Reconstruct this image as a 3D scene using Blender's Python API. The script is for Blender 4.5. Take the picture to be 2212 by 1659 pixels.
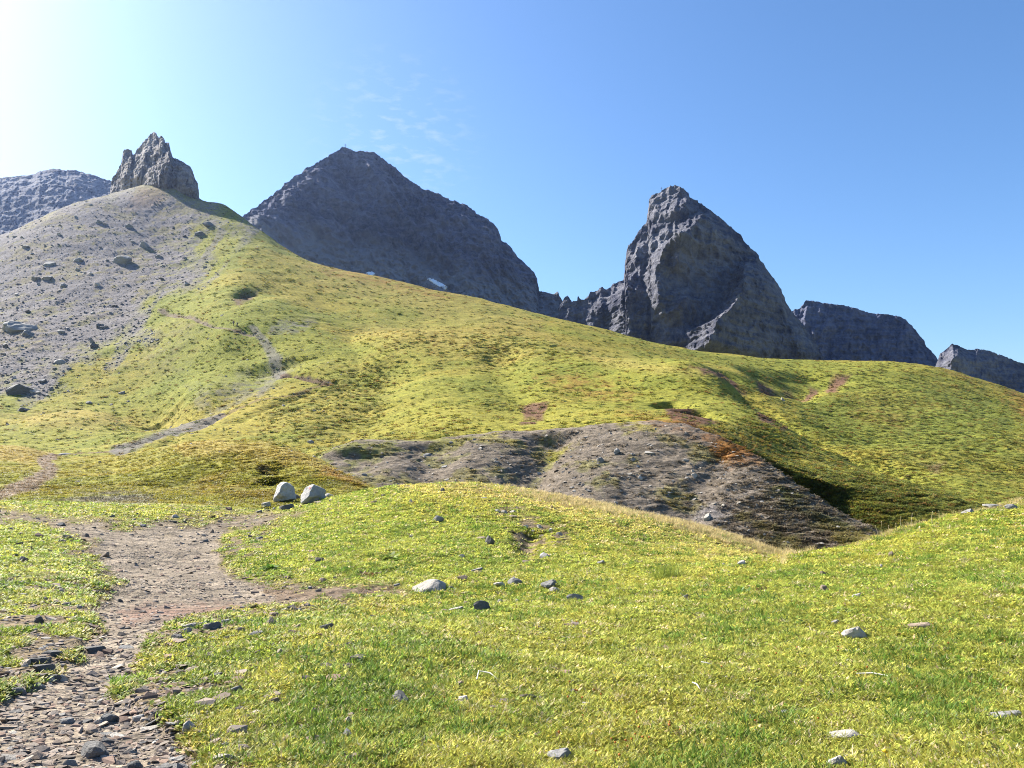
import bpy, bmesh, math, random
import numpy as np
from mathutils import Vector, Matrix, Euler

for o in list(bpy.data.objects):
    bpy.data.objects.remove(o, do_unlink=True)
sc = bpy.context.scene
COL = sc.collection

# ---------------------------------------------------------------- camera, sky, sun, exposure
EYE = 1.6
PITCH = math.atan(67.0 / 768.0)
SUN_AZ, SUN_EL = math.radians(-57.0), math.radians(36.0)      # left of the view, beyond the hill
cam = bpy.data.cameras.new('camera')
cam.sensor_width = 36.0; cam.lens = 27.0; cam.clip_start = 0.1; cam.clip_end = 20000.0
camo = bpy.data.objects.new('camera', cam); COL.objects.link(camo)
camo.location = (0, 0, EYE); camo.rotation_euler = (math.pi / 2 + PITCH, 0, 0)
sc.camera = camo

world = bpy.data.worlds.new('World'); sc.world = world; world.use_nodes = True
wn = world.node_tree; wn.nodes.clear()
wout = wn.nodes.new('ShaderNodeOutputWorld'); wbg = wn.nodes.new('ShaderNodeBackground')
sky = wn.nodes.new('ShaderNodeTexSky'); sky.sky_type = 'NISHITA'; sky.sun_disc = False
sky.sun_elevation = SUN_EL; sky.sun_rotation = SUN_AZ
sky.altitude = 2200.0; sky.air_density = 1.25; sky.dust_density = 5.0; sky.ozone_density = 4.5
HAZE_D, HAZE_G = 0.00005, 0.70
wbg.inputs['Strength'].default_value = 0.073
whs = wn.nodes.new('ShaderNodeHueSaturation'); whs.inputs['Saturation'].default_value = 1.12; whs.inputs['Value'].default_value = 1.0
wn.links.new(sky.outputs[0], whs.inputs['Color']); # two faint wisps of cirrus above the pyramid mountain
_tc = wn.nodes.new('ShaderNodeTexCoord'); _ns = wn.nodes.new('ShaderNodeTexNoise'); _mp = wn.nodes.new('ShaderNodeMapping')
_mp.inputs['Rotation'].default_value = (0, math.radians(35), 0); _mp.inputs['Scale'].default_value = (9, 9, 26); _ns.inputs['Detail'].default_value = 6
_ds = wn.nodes.new('ShaderNodeVectorMath'); _ds.operation = 'DISTANCE'; _ds.inputs[1].default_value = (-.145, .915, .38)
_r1 = wn.nodes.new('ShaderNodeMapRange'); _r1.inputs[1].default_value = .12; _r1.inputs[2].default_value = .02
_r2 = wn.nodes.new('ShaderNodeMapRange'); _r2.inputs[1].default_value = .5; _r2.inputs[2].default_value = .75; _r2.inputs[4].default_value = .3
_mu = wn.nodes.new('ShaderNodeMath'); _mu.operation = 'MULTIPLY'; _mx = wn.nodes.new('ShaderNodeMix'); _mx.data_type = 'RGBA'
wn.links.new(_tc.outputs['Generated'], _mp.inputs[0]); wn.links.new(_mp.outputs[0], _ns.inputs['Vector']); wn.links.new(_tc.outputs['Generated'], _ds.inputs[0])
wn.links.new(_ds.outputs['Value'], _r1.inputs[0]); wn.links.new(_ns.outputs[0], _r2.inputs[0]); wn.links.new(_r1.outputs[0], _mu.inputs[0]); wn.links.new(_r2.outputs[0], _mu.inputs[1])
wn.links.new(_mu.outputs[0], _mx.inputs[0]); wn.links.new(whs.outputs[0], _mx.inputs[6]); _mx.inputs[7].default_value = (4.6, 4.9, 5.2, 1)
wn.links.new(_mx.outputs[2], wbg.inputs[0]); wn.links.new(wbg.outputs[0], wout.inputs[0])

sun = bpy.data.lights.new('sun', 'SUN'); sun.energy = 5.0; sun.angle = math.radians(0.53); sun.color = (1.0, 0.95, 0.86)
suno = bpy.data.objects.new('sun', sun); COL.objects.link(suno)
_sd = Vector((math.sin(SUN_AZ) * math.cos(SUN_EL), math.cos(SUN_AZ) * math.cos(SUN_EL), math.sin(SUN_EL)))
suno.rotation_euler = _sd.to_track_quat('Z', 'Y').to_euler(); suno.location = _sd * 300

sc.view_settings.view_transform = 'Standard'; sc.view_settings.look = 'None'
sc.view_settings.exposure = 1.6; sc.view_settings.gamma = 1.0
sc.cycles.use_denoising = True; sc.cycles.denoiser = 'OPENIMAGEDENOISE'; sc.cycles.denoising_prefilter = 'NONE'; sc.cycles.denoising_input_passes = 'RGB_ALBEDO_NORMAL'; sc.cycles.denoising_quality = 'HIGH'; sc.cycles.filter_width = 1.0
sc.cycles.use_adaptive_sampling = False; sc.cycles.sample_clamp_indirect = 4.0
sc.cycles.max_bounces = 6; sc.cycles.diffuse_bounces = 3; sc.cycles.transmission_bounces = 3; sc.cycles.volume_bounces = 0


# ----------------------------------------------------------------------------
# survey of the place: bearings read from the photograph (its 2212 x 1659 view),
# each with a ground distance Y in metres, become world points
# ----------------------------------------------------------------------------
F = 768.0 * 2212.0 / 1024.0
CP, SP = math.cos(PITCH), math.sin(PITCH)
SUN = np.array([math.sin(SUN_AZ) * math.cos(SUN_EL), math.cos(SUN_AZ) * math.cos(SUN_EL), math.sin(SUN_EL)])

def tang(px, py):
    u = (np.asarray(px, float) - 1106.0) / F
    v = (829.5 - np.asarray(py, float)) / F
    yy = CP - v * SP
    return u / yy, (SP + v * CP) / yy

def pix(tx, tz):
    tx = np.asarray(tx, float); tz = np.asarray(tz, float)
    d = CP + tz * SP
    v = (tz * CP - SP) / d
    return 1106.0 + tx / d * F, 829.5 - v * F

def at(px, py, Y):
    a, b = tang(px, py)
    return np.array([a * Y, Y, EYE + b * Y])

# ---- noise -------------------------------------------------------------------
_rs = np.random.RandomState(7)
_P = _rs.permutation(4096).astype(np.int32)
_P = np.concatenate([_P, _P, _P])
_G3 = _rs.normal(size=(4096, 3)).astype(np.float32)
_G3 /= np.linalg.norm(_G3, axis=1, keepdims=True)
_ang = _rs.uniform(0, 2 * math.pi, 4096)
_G2 = np.stack([np.cos(_ang), np.sin(_ang)], 1).astype(np.float32)

def noise2(x, y):
    x = np.asarray(x, np.float64); y = np.asarray(y, np.float64)
    xi = np.floor(x); yi = np.floor(y)
    fx = (x - xi).astype(np.float32); fy = (y - yi).astype(np.float32)
    xi = xi.astype(np.int64) & 4095; yi = yi.astype(np.int64) & 4095
    u = fx * fx * fx * (fx * (fx * 6 - 15) + 10); v = fy * fy * fy * (fy * (fy * 6 - 15) + 10)
    def g(ix, iy, ax, ay):
        h = _P[_P[ix & 4095] + (iy & 4095)]
        gg = _G2[h]
        return gg[..., 0] * ax + gg[..., 1] * ay
    a = g(xi, yi, fx, fy); b = g(xi + 1, yi, fx - 1, fy)
    c = g(xi, yi + 1, fx, fy - 1); d = g(xi + 1, yi + 1, fx - 1, fy - 1)
    return (a + (b - a) * u + ((c + (d - c) * u) - (a + (b - a) * u)) * v) * 1.5

def noise3(x, y, z):
    x, y, z = np.broadcast_arrays(np.asarray(x, np.float64), np.asarray(y, np.float64), np.asarray(z, np.float64))
    xi = np.floor(x); yi = np.floor(y); zi = np.floor(z)
    fx = (x - xi).astype(np.float32); fy = (y - yi).astype(np.float32); fz = (z - zi).astype(np.float32)
    xi = xi.astype(np.int64) & 4095; yi = yi.astype(np.int64) & 4095; zi = zi.astype(np.int64) & 4095
    u = fx * fx * (3 - 2 * fx); v = fy * fy * (3 - 2 * fy); w = fz * fz * (3 - 2 * fz)
    out = 0
    for dx in (0, 1):
        hx = _P[(xi + dx) & 4095]; wx = u if dx else 1 - u
        for dy in (0, 1):
            hy = _P[hx + ((yi + dy) & 4095)]; wy = (v if dy else 1 - v) * wx
            for dz in (0, 1):
                gg = _G3[_P[hy + ((zi + dz) & 4095)]]
                d = gg[..., 0] * (fx - dx) + gg[..., 1] * (fy - dy) + gg[..., 2] * (fz - dz)
                out = out + d * wy * (w if dz else 1 - w)
    return out * 1.6

def fbm2(x, y, o=4, g=0.5):
    s = 0; a = 1.0
    for k in range(o):
        s = s + a * noise2(x * 2 ** k + 17.3 * k, y * 2 ** k - 9.1 * k); a *= g
    return s

def fbm3(x, y, z, o=4, g=0.5):
    s = 0; a = 1.0
    for k in range(o):
        s = s + a * noise3(x * 2 ** k + 17.3 * k, y * 2 ** k - 9.1 * k, z * 2 ** k + 4.7 * k); a *= g
    return s

def sstep(a, b, x):
    t = np.clip((x - a) / (b - a), 0, 1)
    return t * t * (3 - 2 * t)

def inpoly(poly, x, y):
    poly = np.asarray(poly, float); n = len(poly); c = np.zeros(np.shape(x), bool)
    j = n - 1
    for i in range(n):
        xi, yi = poly[i]; xj, yj = poly[j]
        if yi != yj:
            c ^= ((yi > y) != (yj > y)) & (x < (xj - xi) * (y - yi) / (yj - yi) + xi)
        j = i
    return c

def polydist(poly, x, y, closed=False, sy=1.0):
    """distance of points to a polyline and the parameter of the nearest point (0..n-1)"""
    P = np.asarray(poly, float).copy(); P[:, 1] *= sy; y = y * sy
    n = len(P); best = np.full(np.shape(x), 1e18); par = np.zeros(np.shape(x))
    for i in range(n if closed else n - 1):
        a = P[i]; b = P[(i + 1) % n]; d = b - a; L = max(d @ d, 1e-12)
        t = np.clip(((x - a[0]) * d[0] + (y - a[1]) * d[1]) / L, 0, 1)
        q = (x - a[0] - t * d[0]) ** 2 + (y - a[1] - t * d[1]) ** 2
        m = q < best
        best = np.where(m, q, best); par = np.where(m, i + t, par)
    return np.sqrt(best), par

def softpoly(poly, x, y, w):
    """1 inside, 0 outside, soft edge of half-width w (photo units)"""
    d, _ = polydist(poly, x, y, True)
    s = np.where(inpoly(poly, x, y), d, -d)
    return sstep(-w, w, s)

# ---- layers of the ground: (px, py, Y) seen points, ('h', px, Y, py) hidden points -----
KY = 0.55
def tps(points):
    A = []; T = []
    for px, py, Y in points:
        a, b = tang(px, py); A.append((a, math.log(Y) * KY)); T.append(b)
    A = np.array(A); T = np.array(T); n = len(A)
    def ker(r2): return np.where(r2 > 1e-12, 0.5 * r2 * np.log(np.maximum(r2, 1e-12)), 0)
    D = ((A[:, None] - A[None]) ** 2).sum(-1)
    M = np.zeros((n + 3, n + 3)); M[:n, :n] = ker(D) + 2e-4 * np.eye(n)
    M[:n, n] = 1; M[:n, n + 1:] = A; M[n, :n] = 1; M[n + 1:, :n] = A.T
    w = np.linalg.solve(M, np.concatenate([T, np.zeros(3)]))
    def f(tx, ly):
        out = w[n] + w[n + 1] * tx + w[n + 2] * ly * KY
        for i in range(n):
            r2 = (tx - A[i, 0]) ** 2 + (ly * KY - A[i, 1]) ** 2
            out = out + w[i] * ker(r2)
        return out
    return f

NEAR = [  # foreground meadow, path basin, knoll
 (-300,1659,3.7),(0,1659,3.75),(350,1659,3.85),(700,1659,3.9),(1106,1659,3.9),(1500,1659,3.85),(1850,1659,3.7),(2212,1659,3.5),(2500,1659,3.35),
 (0,2400,1.4),(700,2400,1.45),(1500,2400,1.4),(2212,2400,1.35),(-300,2400,1.4),(2500,2400,1.3),
 (-300,1400,6.2),(0,1400,6.4),(250,1400,6.8),(500,1400,6.7),(700,1400,6.5),(1106,1500,5.1),(1500,1500,5.05),(2212,1500,4.9),(2212,1400,6.0),(1850,1400,6.2),(2500,1400,5.6),
 (1106,1350,8.0),(1500,1350,7.7),(1800,1300,8.8),(2212,1250,9.2),(2500,1230,9.5),
 (0,1300,9.0),(-300,1300,9.2),(300,1280,12.0),(500,1290,11.5),(700,1272,12.8),(900,1285,11.8),(1100,1275,11.8),(1250,1290,10.8),(1450,1260,11.5),
 (1900,1200,13.0),(2050,1190,13.0),(2212,1160,14.5),(2500,1130,15.5),
 (0,1200,14.5),(-300,1200,14.5),(230,1170,20),(60,1115,28),(0,1105,30),(-300,1100,31),(400,1112,29),(300,1095,32),
 (2500,1045,24),(2212,1082,22),(2120,1101,21),(2050,1116,20),(1900,1156,18),(1750,1192,16.5),(1650,1208,15.5),(1560,1222,14.5),
 (2500,1110,30),(2212,1140,29),(2050,1170,27),(1900,1205,25),(1780,1235,23),
 (2500,1260,40),(2212,1280,38),(2000,1290,35),
 (1000,1236,14.2),(1200,1242,13.8),(850,1240,14.5),(1400,1222,15.5),(560,1250,15.2),
 (1000,1150,20.5),(1200,1160,20),(800,1160,20),(1400,1180,20),(600,1180,20.5),(1550,1195,20),
 (950,1044,32),(1080,1052,32),(860,1047,32.5),(1200,1073,31),(1300,1092,30),(1400,1113,29),(1500,1138,28),(1600,1167,27),(1690,1196,26),
 (780,1062,32),(700,1087,31),(600,1112,30),(480,1185,22),
 (640,1090,37),(740,1075,36),(570,1098,36),(480,1094,36),(0,1082,40),(240,1086,38),(-300,1085,40),
 (560,1120,48),(240,1110,50),(0,1105,52),(-300,1105,52),(700,1110,46),(800,1120,42),
 (950,1100,42),(1080,1120,41),(1200,1145,40),(1400,1190,38),(1600,1240,36),(1800,1290,33),
 (950,1180,60),(1400,1260,55),(500,1170,65),(0,1160,70),(-300,1160,70),(2212,1330,55),(1800,1340,50),(2500,1310,58),
]
MOUND = [  # low mounds behind the boulders
 (-300,1085,36),(0,1084,39),(240,1084,37),(420,1092,35),(600,1095,37),(700,1090,38),(790,1080,42),
 (-300,1072,43),(0,1070,43),(125,1020,66),(105,988,86),(0,1020,62),(-300,1010,62),
 (0,963,92),(60,968,92),(-150,950,92),(-300,948,92),(120,985,92),(0,975,104),(60,980,104),(-300,962,104),(160,990,98),(0,1010,130),(-300,1000,130),(200,1010,125),
 (250,1045,52),(350,1020,58),(240,1010,70),(330,972,82),(480,1030,52),(480,952,76),(410,955,79),(560,957,73),(640,974,68),(720,1007,60),(790,1042,54),
 (600,1020,52),(700,1050,47),(260,985,90),(200,985,92),
 (330,1000,96),(480,990,92),(560,1000,86),(640,1015,80),(720,1050,72),(790,1085,64),(850,1110,56),(480,1030,130),(700,1100,100),(900,1180,70),(330,1020,130),
]
MAIN = [  # hill with the scree slope, far green slope and right hill
 (-300,1030,75),(0,1010,85),(200,985,98),(260,973,106),(400,975,100),(640,985,92),(800,1000,88),
 (0,950,132),(150,952,128),(-300,940,140),(300,940,122),(370,926,130),(480,884,150),(430,925,128),
 (0,905,165),(60,903,160),(130,890,160),(200,885,162),(270,905,158),(295,925,150),(130,900,176),(220,900,176),(330,915,172),(60,908,176),
 (350,900,180),(0,850,205),(200,850,205),(-300,850,215),
 (400,850,178),(330,860,195),(300,800,222),(0,770,240),(-300,740,280),
 (0,700,275),(200,700,275),(0,600,335),(200,570,345),(-300,600,370),(0,509,405),(85,472,420),(170,436,442),(250,416,458),(310,400,468),(350,396,472),(385,396,474),(430,434,462),(480,437,455),(492,452,448),(522,468,440),(540,484,428),(-300,600,420),(-150,570,410),
 (350,670,280),(350,750,238),(350,560,360),(350,480,415),(450,520,390),(440,620,305),
 (505,702,228),(520,600,302),(520,530,372),(600,528,408),(560,495,424),(640,550,398),(600,620,310),
 (600,800,186),(560,840,165),(500,870,155),(600,900,130),(600,950,104),(700,740,216),(700,650,302),(700,572,388),(800,594,384),(800,660,305),
 (520,760,215),(450,800,205),
 (700,850,165),(700,940,100),(800,800,185),(800,720,250),(800,930,100),
 (900,617,381),(1000,642,378),(1100,669,376),(1200,692,373),(1300,717,370),(1400,739,371),(1500,758,374),(1600,769,382),(1700,777,388),(1800,781,394),(1900,784,398),(1950,788,398),(2030,796,394),(2080,811,388),(2130,826,384),(2160,833,380),(2212,852,374),(2500,930,350),
 (900,690,290),(1000,700,285),(1100,725,268),(1200,740,262),(1300,770,250),(1400,788,240),(1500,800,226),(1600,832,212),
 (1000,760,215),(1100,790,200),(1300,850,180),(1500,880,170),(900,780,200),(900,860,140),(1100,880,130),(1300,940,120),(1500,960,120),
 (1700,926,166),(1720,870,222),(1850,990,132),(1950,1036,110),(2100,1082,96),(1700,810,320),(1600,800,290),(1500,778,300),
 (1900,850,275),(1900,950,172),(2050,1000,132),(2050,900,222),(2212,1062,106),(2212,950,182),(2212,880,300),(2500,1100,110),(2500,1000,200),(2080,850,310),
 (1700,990,120),(1850,1060,100),(1950,1100,88),(2100,1160,78),(2212,1160,78),
 (0,640,520),(170,560,560),(385,520,580),(520,590,540),(700,680,500),(1000,760,480),(1300,830,470),(1600,870,480),(1900,880,490),(2212,960,460),(2500,1020,440),(-300,720,520),
]
SPUR = [  # long spur that runs down to the right, in front of the far slope
 (760,722,242),(850,717,240),(1000,724,232),(1100,733,226),(1180,742,220),(1250,760,212),(1300,774,205),(1380,786,195),(1450,794,185),(1550,814,165),(1600,850,150),(1700,932,122),(1800,986,102),(1950,1042,86),(2040,1066,79),(2120,1089,73),
 (850,760,268),(1000,770,262),(1180,800,250),(1300,830,238),(1450,860,220),(1550,890,196),(1600,940,180),(1700,1010,150),(1800,1060,126),(1950,1110,106),(2120,1160,90),(2250,1150,70),(2400,1250,66),
 (850,860,330),(1180,900,320),(1500,980,290),(1800,1100,180),
 (800,790,186),(900,800,172),(1000,790,178),(1100,800,168),(1200,815,158),(1300,830,146),(1400,850,132),(1500,862,124),
 (720,870,138),(800,880,120),(900,900,100),(1000,885,106),(1100,880,108),(1200,885,102),(1300,888,98),(1400,886,96),(1500,895,92),(1600,920,90),
 (700,940,98),(720,972,70),(800,952,70),(950,948,71),(1100,935,72),(1200,928,72),(1300,920,71),(1400,914,70),(1480,918,69),(1560,942,68),
 (1700,985,84),(1800,1020,76),(1900,1050,72),(2000,1072,70),
 (1640,975,72),(1720,1035,66),(1800,1085,63),(1870,1130,60),(1930,1160,57),(2050,1130,62),(2150,1150,60),(1980,1110,64),
 (620,985,84),(560,960,130),(600,900,180),(650,800,230),(660,1080,64),
 (800,1080,56),(1000,1110,56),(1200,1120,55),(1400,1150,52),(1600,1210,50),(1800,1250,48),(2000,1260,48),(2200,1260,50),
]
BANK = [  # eroded shale bank above the stream
 (690,990,62),(720,975,63),(760,957,65),(800,951,66.5),(870,956,66),(950,951,67),(1030,940,67.5),(1100,934,68),(1200,929,68),(1300,919,67.5),(1400,914,66),(1480,918,65),(1560,943,63),(1640,985,60.5),(1700,1030,57.5),(1760,1072,55),(1820,1108,52.5),(1880,1138,50),(1925,1160,48.5),
 (720,1020,57),(790,1042,55),(800,1000,60),(950,1060,54),(950,1005,60),(1100,1065,53.5),(1100,1000,60.5),(1200,1000,60),(1250,1075,53),(1300,980,61),(1300,1040,55.5),(1400,1110,51.5),(1400,1020,57.5),(1500,1135,50),(1500,1050,55),(1500,970,60.5),(1600,1080,52.5),(1600,1170,48),(1700,1120,50),(1700,1190,46.5),(1800,1165,47.5),(1600,1000,58),
 (950,1100,50),(1250,1130,48.5),(1500,1200,45),(1700,1250,42),(1900,1220,43.5),(790,1090,50),(700,1070,54),
 (690,1010,72),(760,990,76),(870,985,78),(1030,975,79),(1200,965,79),(1300,955,78),(1400,955,76),(1480,965,74.5),(1560,1000,71),(1640,1050,67),(1700,1090,64),(1760,1125,61),(1820,1155,58.5),(1880,1185,56),(1960,1200,52),(2050,1260,48),
 (640,1030,68),(600,1090,70),(700,1090,100),(1000,1080,110),(1400,1080,110),(1700,1200,90),(2000,1280,70),
]

# grid: columns of constant bearing, rows of constant distance
NC = 900
TX = np.linspace(-0.75, 0.75, NC)
LY = np.concatenate([np.linspace(math.log(a), math.log(b), n, endpoint=False) for a, b, n in
                     ((1.25, 3.3, 24), (3.3, 12, 200), (12, 46, 230), (46, 112, 250), (112, 480, 430), (480, 561, 10))] + [[math.log(561.0)]])
NR = len(LY)
def row_of(ly): return np.interp(ly, LY, np.arange(NR))
def sample_rows(a):
    i = (LY - LY[0]) / (LY[-1] - LY[0]) * (a.shape[0] - 1); return i

def upsample(a, n0, n1):
    i = sample_rows(a); j = np.linspace(0, a.shape[1] - 1, n1)
    i0 = np.minimum(i.astype(int), a.shape[0] - 2); j0 = np.minimum(j.astype(int), a.shape[1] - 2)
    fi = (i - i0)[:, None]; fj = (j - j0)[None]
    r0 = a[i0]; r1 = a[i0 + 1]
    r = r0 * (1 - fi) + r1 * fi
    return r[:, j0] * (1 - fj) + r[:, j0 + 1] * fj

def eval_layers():
    ctx, cly = np.meshgrid(np.linspace(TX[0], TX[-1], 241), np.linspace(LY[0], LY[-1], 260))
    out = []
    for pts, lo, hi in ((NEAR, 0, 75), (MOUND, 32, 135), (MAIN, 70, 999), (SPUR, 46, 340), (BANK, 40, 115)):
        t = tps(pts)(ctx, cly)
        Yc = np.exp(cly)
        fade = np.maximum(0, np.log(lo / Yc)) if lo else 0
        t = t - 1.2 * fade - 1.2 * np.maximum(0, np.log(Yc / hi))
        out.append(upsample(t, NR, NC))
    return out

LAY = eval_layers()
TXG, LYG = np.meshgrid(TX, LY)
YG = np.exp(LYG); XG = TXG * YG
STACK = np.stack(LAY)
LID = STACK.argmax(0)
TZ = STACK.max(0)
ZG = EYE + TZ * YG

def cast_rows(TZ):
    return np.maximum.accumulate(TZ, axis=0)

class Caster:
    def __init__(self, Z):
        self.Z = Z; self.TZ = (Z - EYE) / YG; self.cm = cast_rows(self.TZ)
    def hit(self, px, py):
        """first ground point seen along a bearing -> world xyz (numpy arrays)"""
        tx, tz = tang(px, py)
        tx = np.atleast_1d(tx); tz = np.atleast_1d(tz)
        c = np.clip((tx - TX[0]) / (TX[1] - TX[0]), 0, NC - 1.001)
        res = []
        for k in range(len(tx)):
            c0 = int(c[k]); f = c[k] - c0
            col = self.TZ[:, c0] * (1 - f) + self.TZ[:, c0 + 1] * f
            cm = np.maximum.accumulate(col)
            i = int(np.searchsorted(cm, tz[k]))
            if i >= NR: i = int(col.argmax())
            if i > 0 and col[i] != col[i - 1]:
                g = (tz[k] - col[i - 1]) / (col[i] - col[i - 1]); g = min(max(g, 0), 1)
                ly = LY[i - 1] + g * (LY[i] - LY[i - 1])
            else:
                ly = LY[i]
            Y = math.exp(ly); res.append((tx[k] * Y, Y, self.height1(tx[k] * Y, Y)))
        return np.array(res)
    def height1(self, x, y):
        return float(self.height(np.array([x]), np.array([y]))[0])
    def height(self, x, y):
        ly = np.log(np.maximum(y, 1.3)); tx = x / np.maximum(y, 1.3)
        c = np.clip((tx - TX[0]) / (TX[1] - TX[0]), 0, NC - 1.001); r = np.clip(row_of(ly), 0, NR - 1.001)
        c0 = c.astype(int); r0 = r.astype(int); fc = c - c0; fr = r - r0
        Z = self.Z
        return (Z[r0, c0] * (1 - fc) + Z[r0, c0 + 1] * fc) * (1 - fr) + (Z[r0 + 1, c0] * (1 - fc) + Z[r0 + 1, c0 + 1] * fc) * fr
# ----------------------------------------------------------------------------
# ground: gullies, terraces, relief and soil cover
# ----------------------------------------------------------------------------
_c0 = Caster(ZG)
PXG, PYG = pix(TXG, TZ)
LAYER = LID.copy()                      # 0 near, 1 mound, 2 main, 3 spur, 4 bank

def carve(points, width, depth, layers=None, noise=0.0):
    """a gully along a line of seen points: width and depth in metres"""
    global ZG
    P = _c0.hit(*np.array(points, float).T)[:, :2]
    lo = P.min(0) - width * 4; hi = P.max(0) + width * 4
    m = (XG > lo[0]) & (XG < hi[0]) & (YG > lo[1]) & (YG < hi[1])
    if layers is not None: m &= np.isin(LAYER, layers)
    d, par = polydist(P, XG[m], YG[m])
    n = len(P) - 1
    end = sstep(0, 0.35, par) * sstep(0, 0.25, n - par + 0.12)
    w = width * (1 + noise * noise2(XG[m] / width / 2, YG[m] / width / 2))
    ZG[m] -= depth * np.exp(-(d / np.maximum(w, 0.1)) ** 2) * end

# gullies in the shale bank
carve([(1195,932),(1185,960),(1165,1000),(1135,1040),(1115,1064)], 2.4, 1.3, [4, 3], .4)
carve([(925,955),(935,985),(915,1020),(905,1048)], 2.2, 0.7, [4], .4)
carve([(770,965),(760,985),(745,1010)], 2.6, 0.8, [4], .4)
carve([(1560,960),(1545,1010),(1500,1060),(1480,1120)], 1.2, 0.45, [4], .5)
# folds of the slopes
carve([(600,770),(560,800),(500,840),(420,880),(340,905)], 9, 3.0, [2])
carve([(830,770),(830,830),(790,880),(740,940)], 7, 2.2, [2, 3])
carve([(1075,745),(1085,790),(1120,850),(1150,900)], 5, 1.2, [3, 2])
carve([(600,620),(540,640),(500,660)], 7, 2.0, [2])
carve([(1500,797),(1600,836),(1700,926),(1850,990),(1950,1036)], 5, 2.2, [2], .3)
for q in ([(1560,800),(1600,815),(1640,838)], [(1620,795),(1660,815),(1690,838)], [(1690,800),(1700,825),(1690,845)], [(1745,800),(1735,825),(1700,850)], [(1790,805),(1760,835)]):
    carve(q, 7, 3.0, [2], .3)
carve([(1425,862),(1445,868),(1462,876)], 1.8, 3.0, [3, 2], .3)
carve([(1482,880),(1505,886),(1532,898)], 1.9, 3.4, [3, 2], .3)
carve([(515,640),(530,625),(550,622)], 3.0, 2.2, [2])
carve([(550,1015),(590,1010),(612,1018)], 1.0, 0.7, [1], .5)
carve([(575,1030),(610,1035)], 0.9, 0.5, [1], .5)
carve([(1138,1212),(1135,1195),(1140,1170),(1150,1140)], 0.35, 0.22, [0], .4)
carve([(1730,1022),(1780,1062),(1840,1108),(1905,1150)], 3.2, 2.6, [3])
# hollow-way of the trail above the basin, hiker trail
carve([(262,972),(370,928),(480,884)], 1.7, 0.9, [2, 1])
carve([(275,985),(390,935),(470,900)], 1.2, 0.6, [2, 1])
carve([(345,668),(400,681),(450,695),(510,707),(552,722)], 1.6, 1.1, [2])
carve([(610,791),(655,802),(700,818),(722,822)], 1.6, 1.3, [2])
carve([(680,830),(600,868),(520,905)], 1.6, 0.8, [2])
# path basin, worn a little below the turf
PATH = [(-60,1098),(0,1104),(90,1110),(170,1124),(260,1134),(340,1132),(450,1122),(560,1110),(640,1108),(600,1122),(520,1135),(480,1150),(478,1180),(470,1205),(500,1232),(560,1252),(640,1258),(760,1262),(860,1268),(872,1276),(790,1288),(680,1294),(560,1302),(470,1310),(390,1335),(330,1370),(310,1410),(300,1440),(240,1478),(270,1500),(330,1540),(400,1580),(430,1620),(440,1700),(430,2500),(-800,2500),(-800,1560),(0,1500),(70,1455),(130,1420),(170,1400),(205,1360),(215,1330),(205,1310),(232,1280),(240,1250),(225,1215),(200,1180),(160,1150),(100,1130),(40,1122),(-60,1120)]
near_m = LAYER == 0
wx = PXG + 26 * fbm2(PXG / 60, PYG / 26, 3); wy = PYG + 10 * fbm2(PXG / 60 + 31, PYG / 26, 3)
m = near_m & (YG < 60) & (PXG < 1100)
path = np.zeros_like(ZG); path[m] = softpoly(PATH, wx[m], wy[m], 22)
ZG -= 0.06 * path

zb = ZG.copy()
# broad unevenness
ZG += near_m * (0.10 * noise2(XG / 3.1, YG / 3.1) + 0.035 * noise2(XG / 1.1, YG / 1.1)) * sstep(3, 9, YG)
ZG += near_m * (0.018 * noise2(XG / 0.42, YG / 0.42) + 0.010 * noise2(XG / 0.17, YG / 0.17)) * (1 - 0.5 * path)
far = (LAYER == 2) | (LAYER == 3)
ZG += far * (0.8 * fbm2(XG / 38, YG / 38, 3) + 0.30 * fbm2(XG / 9, YG / 9, 2)) * sstep(60, 120, YG)
ZG += (LAYER == 1) * (0.30 * fbm2(XG / 9, YG / 9, 3)) * sstep(36, 50, YG)

# terracettes: little steps that follow the contours
def terrace(h, L, amt, seed):
    q = zb / h + 1.6 * noise2(XG / (L * 2.2) + seed, YG / (L * 2.2)) + 0.5 * noise2(XG / L + seed, YG / L * 1.4)
    f = q - np.floor(q)
    t = np.floor(q) + sstep(0.50, 0.98, f)
    msk = sstep(-0.05, 0.35, noise3(XG / L, YG / L, zb / h * 0.8 + seed))
    return h * (t - q) * msk * amt
patch = sstep(-0.35, 0.35, fbm2(XG / 45 + 5, YG / 45, 3))
TERR = np.zeros_like(ZG)
TERR[LAYER == 2] = 0.65; TERR[LAYER == 3] = 0.85; TERR[LAYER == 1] = 0.7; TERR[LAYER == 4] = 0.55
dark_terr = np.zeros_like(ZG)
for poly, a in (([(1560,900),(1750,960),(2000,1040),(2212,1050),(2212,870),(1900,800),(1780,860),(1700,900)], .5),
                ([(740,800),(840,780),(830,880),(700,950),(560,930),(600,870)], .75), ([(1000,720),(1110,735),(1120,790),(1060,800)], .6),
                ([(1150,735),(1290,770),(1340,800),(1200,790)], .5), ([(1290,700),(1500,750),(1480,770),(1330,745)], .5),
                ([(560,1000),(640,1010),(640,1040),(560,1045)], .8), ([(250,910),(310,915),(290,960),(230,955)], .9),
                ([(1640,980),(1760,1030),(1900,1150),(2120,1100),(2000,1060),(1800,1010)], .8), ([(450,1040),(600,1050),(560,1090),(440,1095)], .6)):
    far_ok = LAYER > 0
    d = np.zeros_like(ZG); d[far_ok] = softpoly(poly, PXG[far_ok], PYG[far_ok], 30)
    dark_terr = np.maximum(dark_terr, d * a)
w = TERR * (0.35 + 0.65 * patch) + dark_terr
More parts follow.
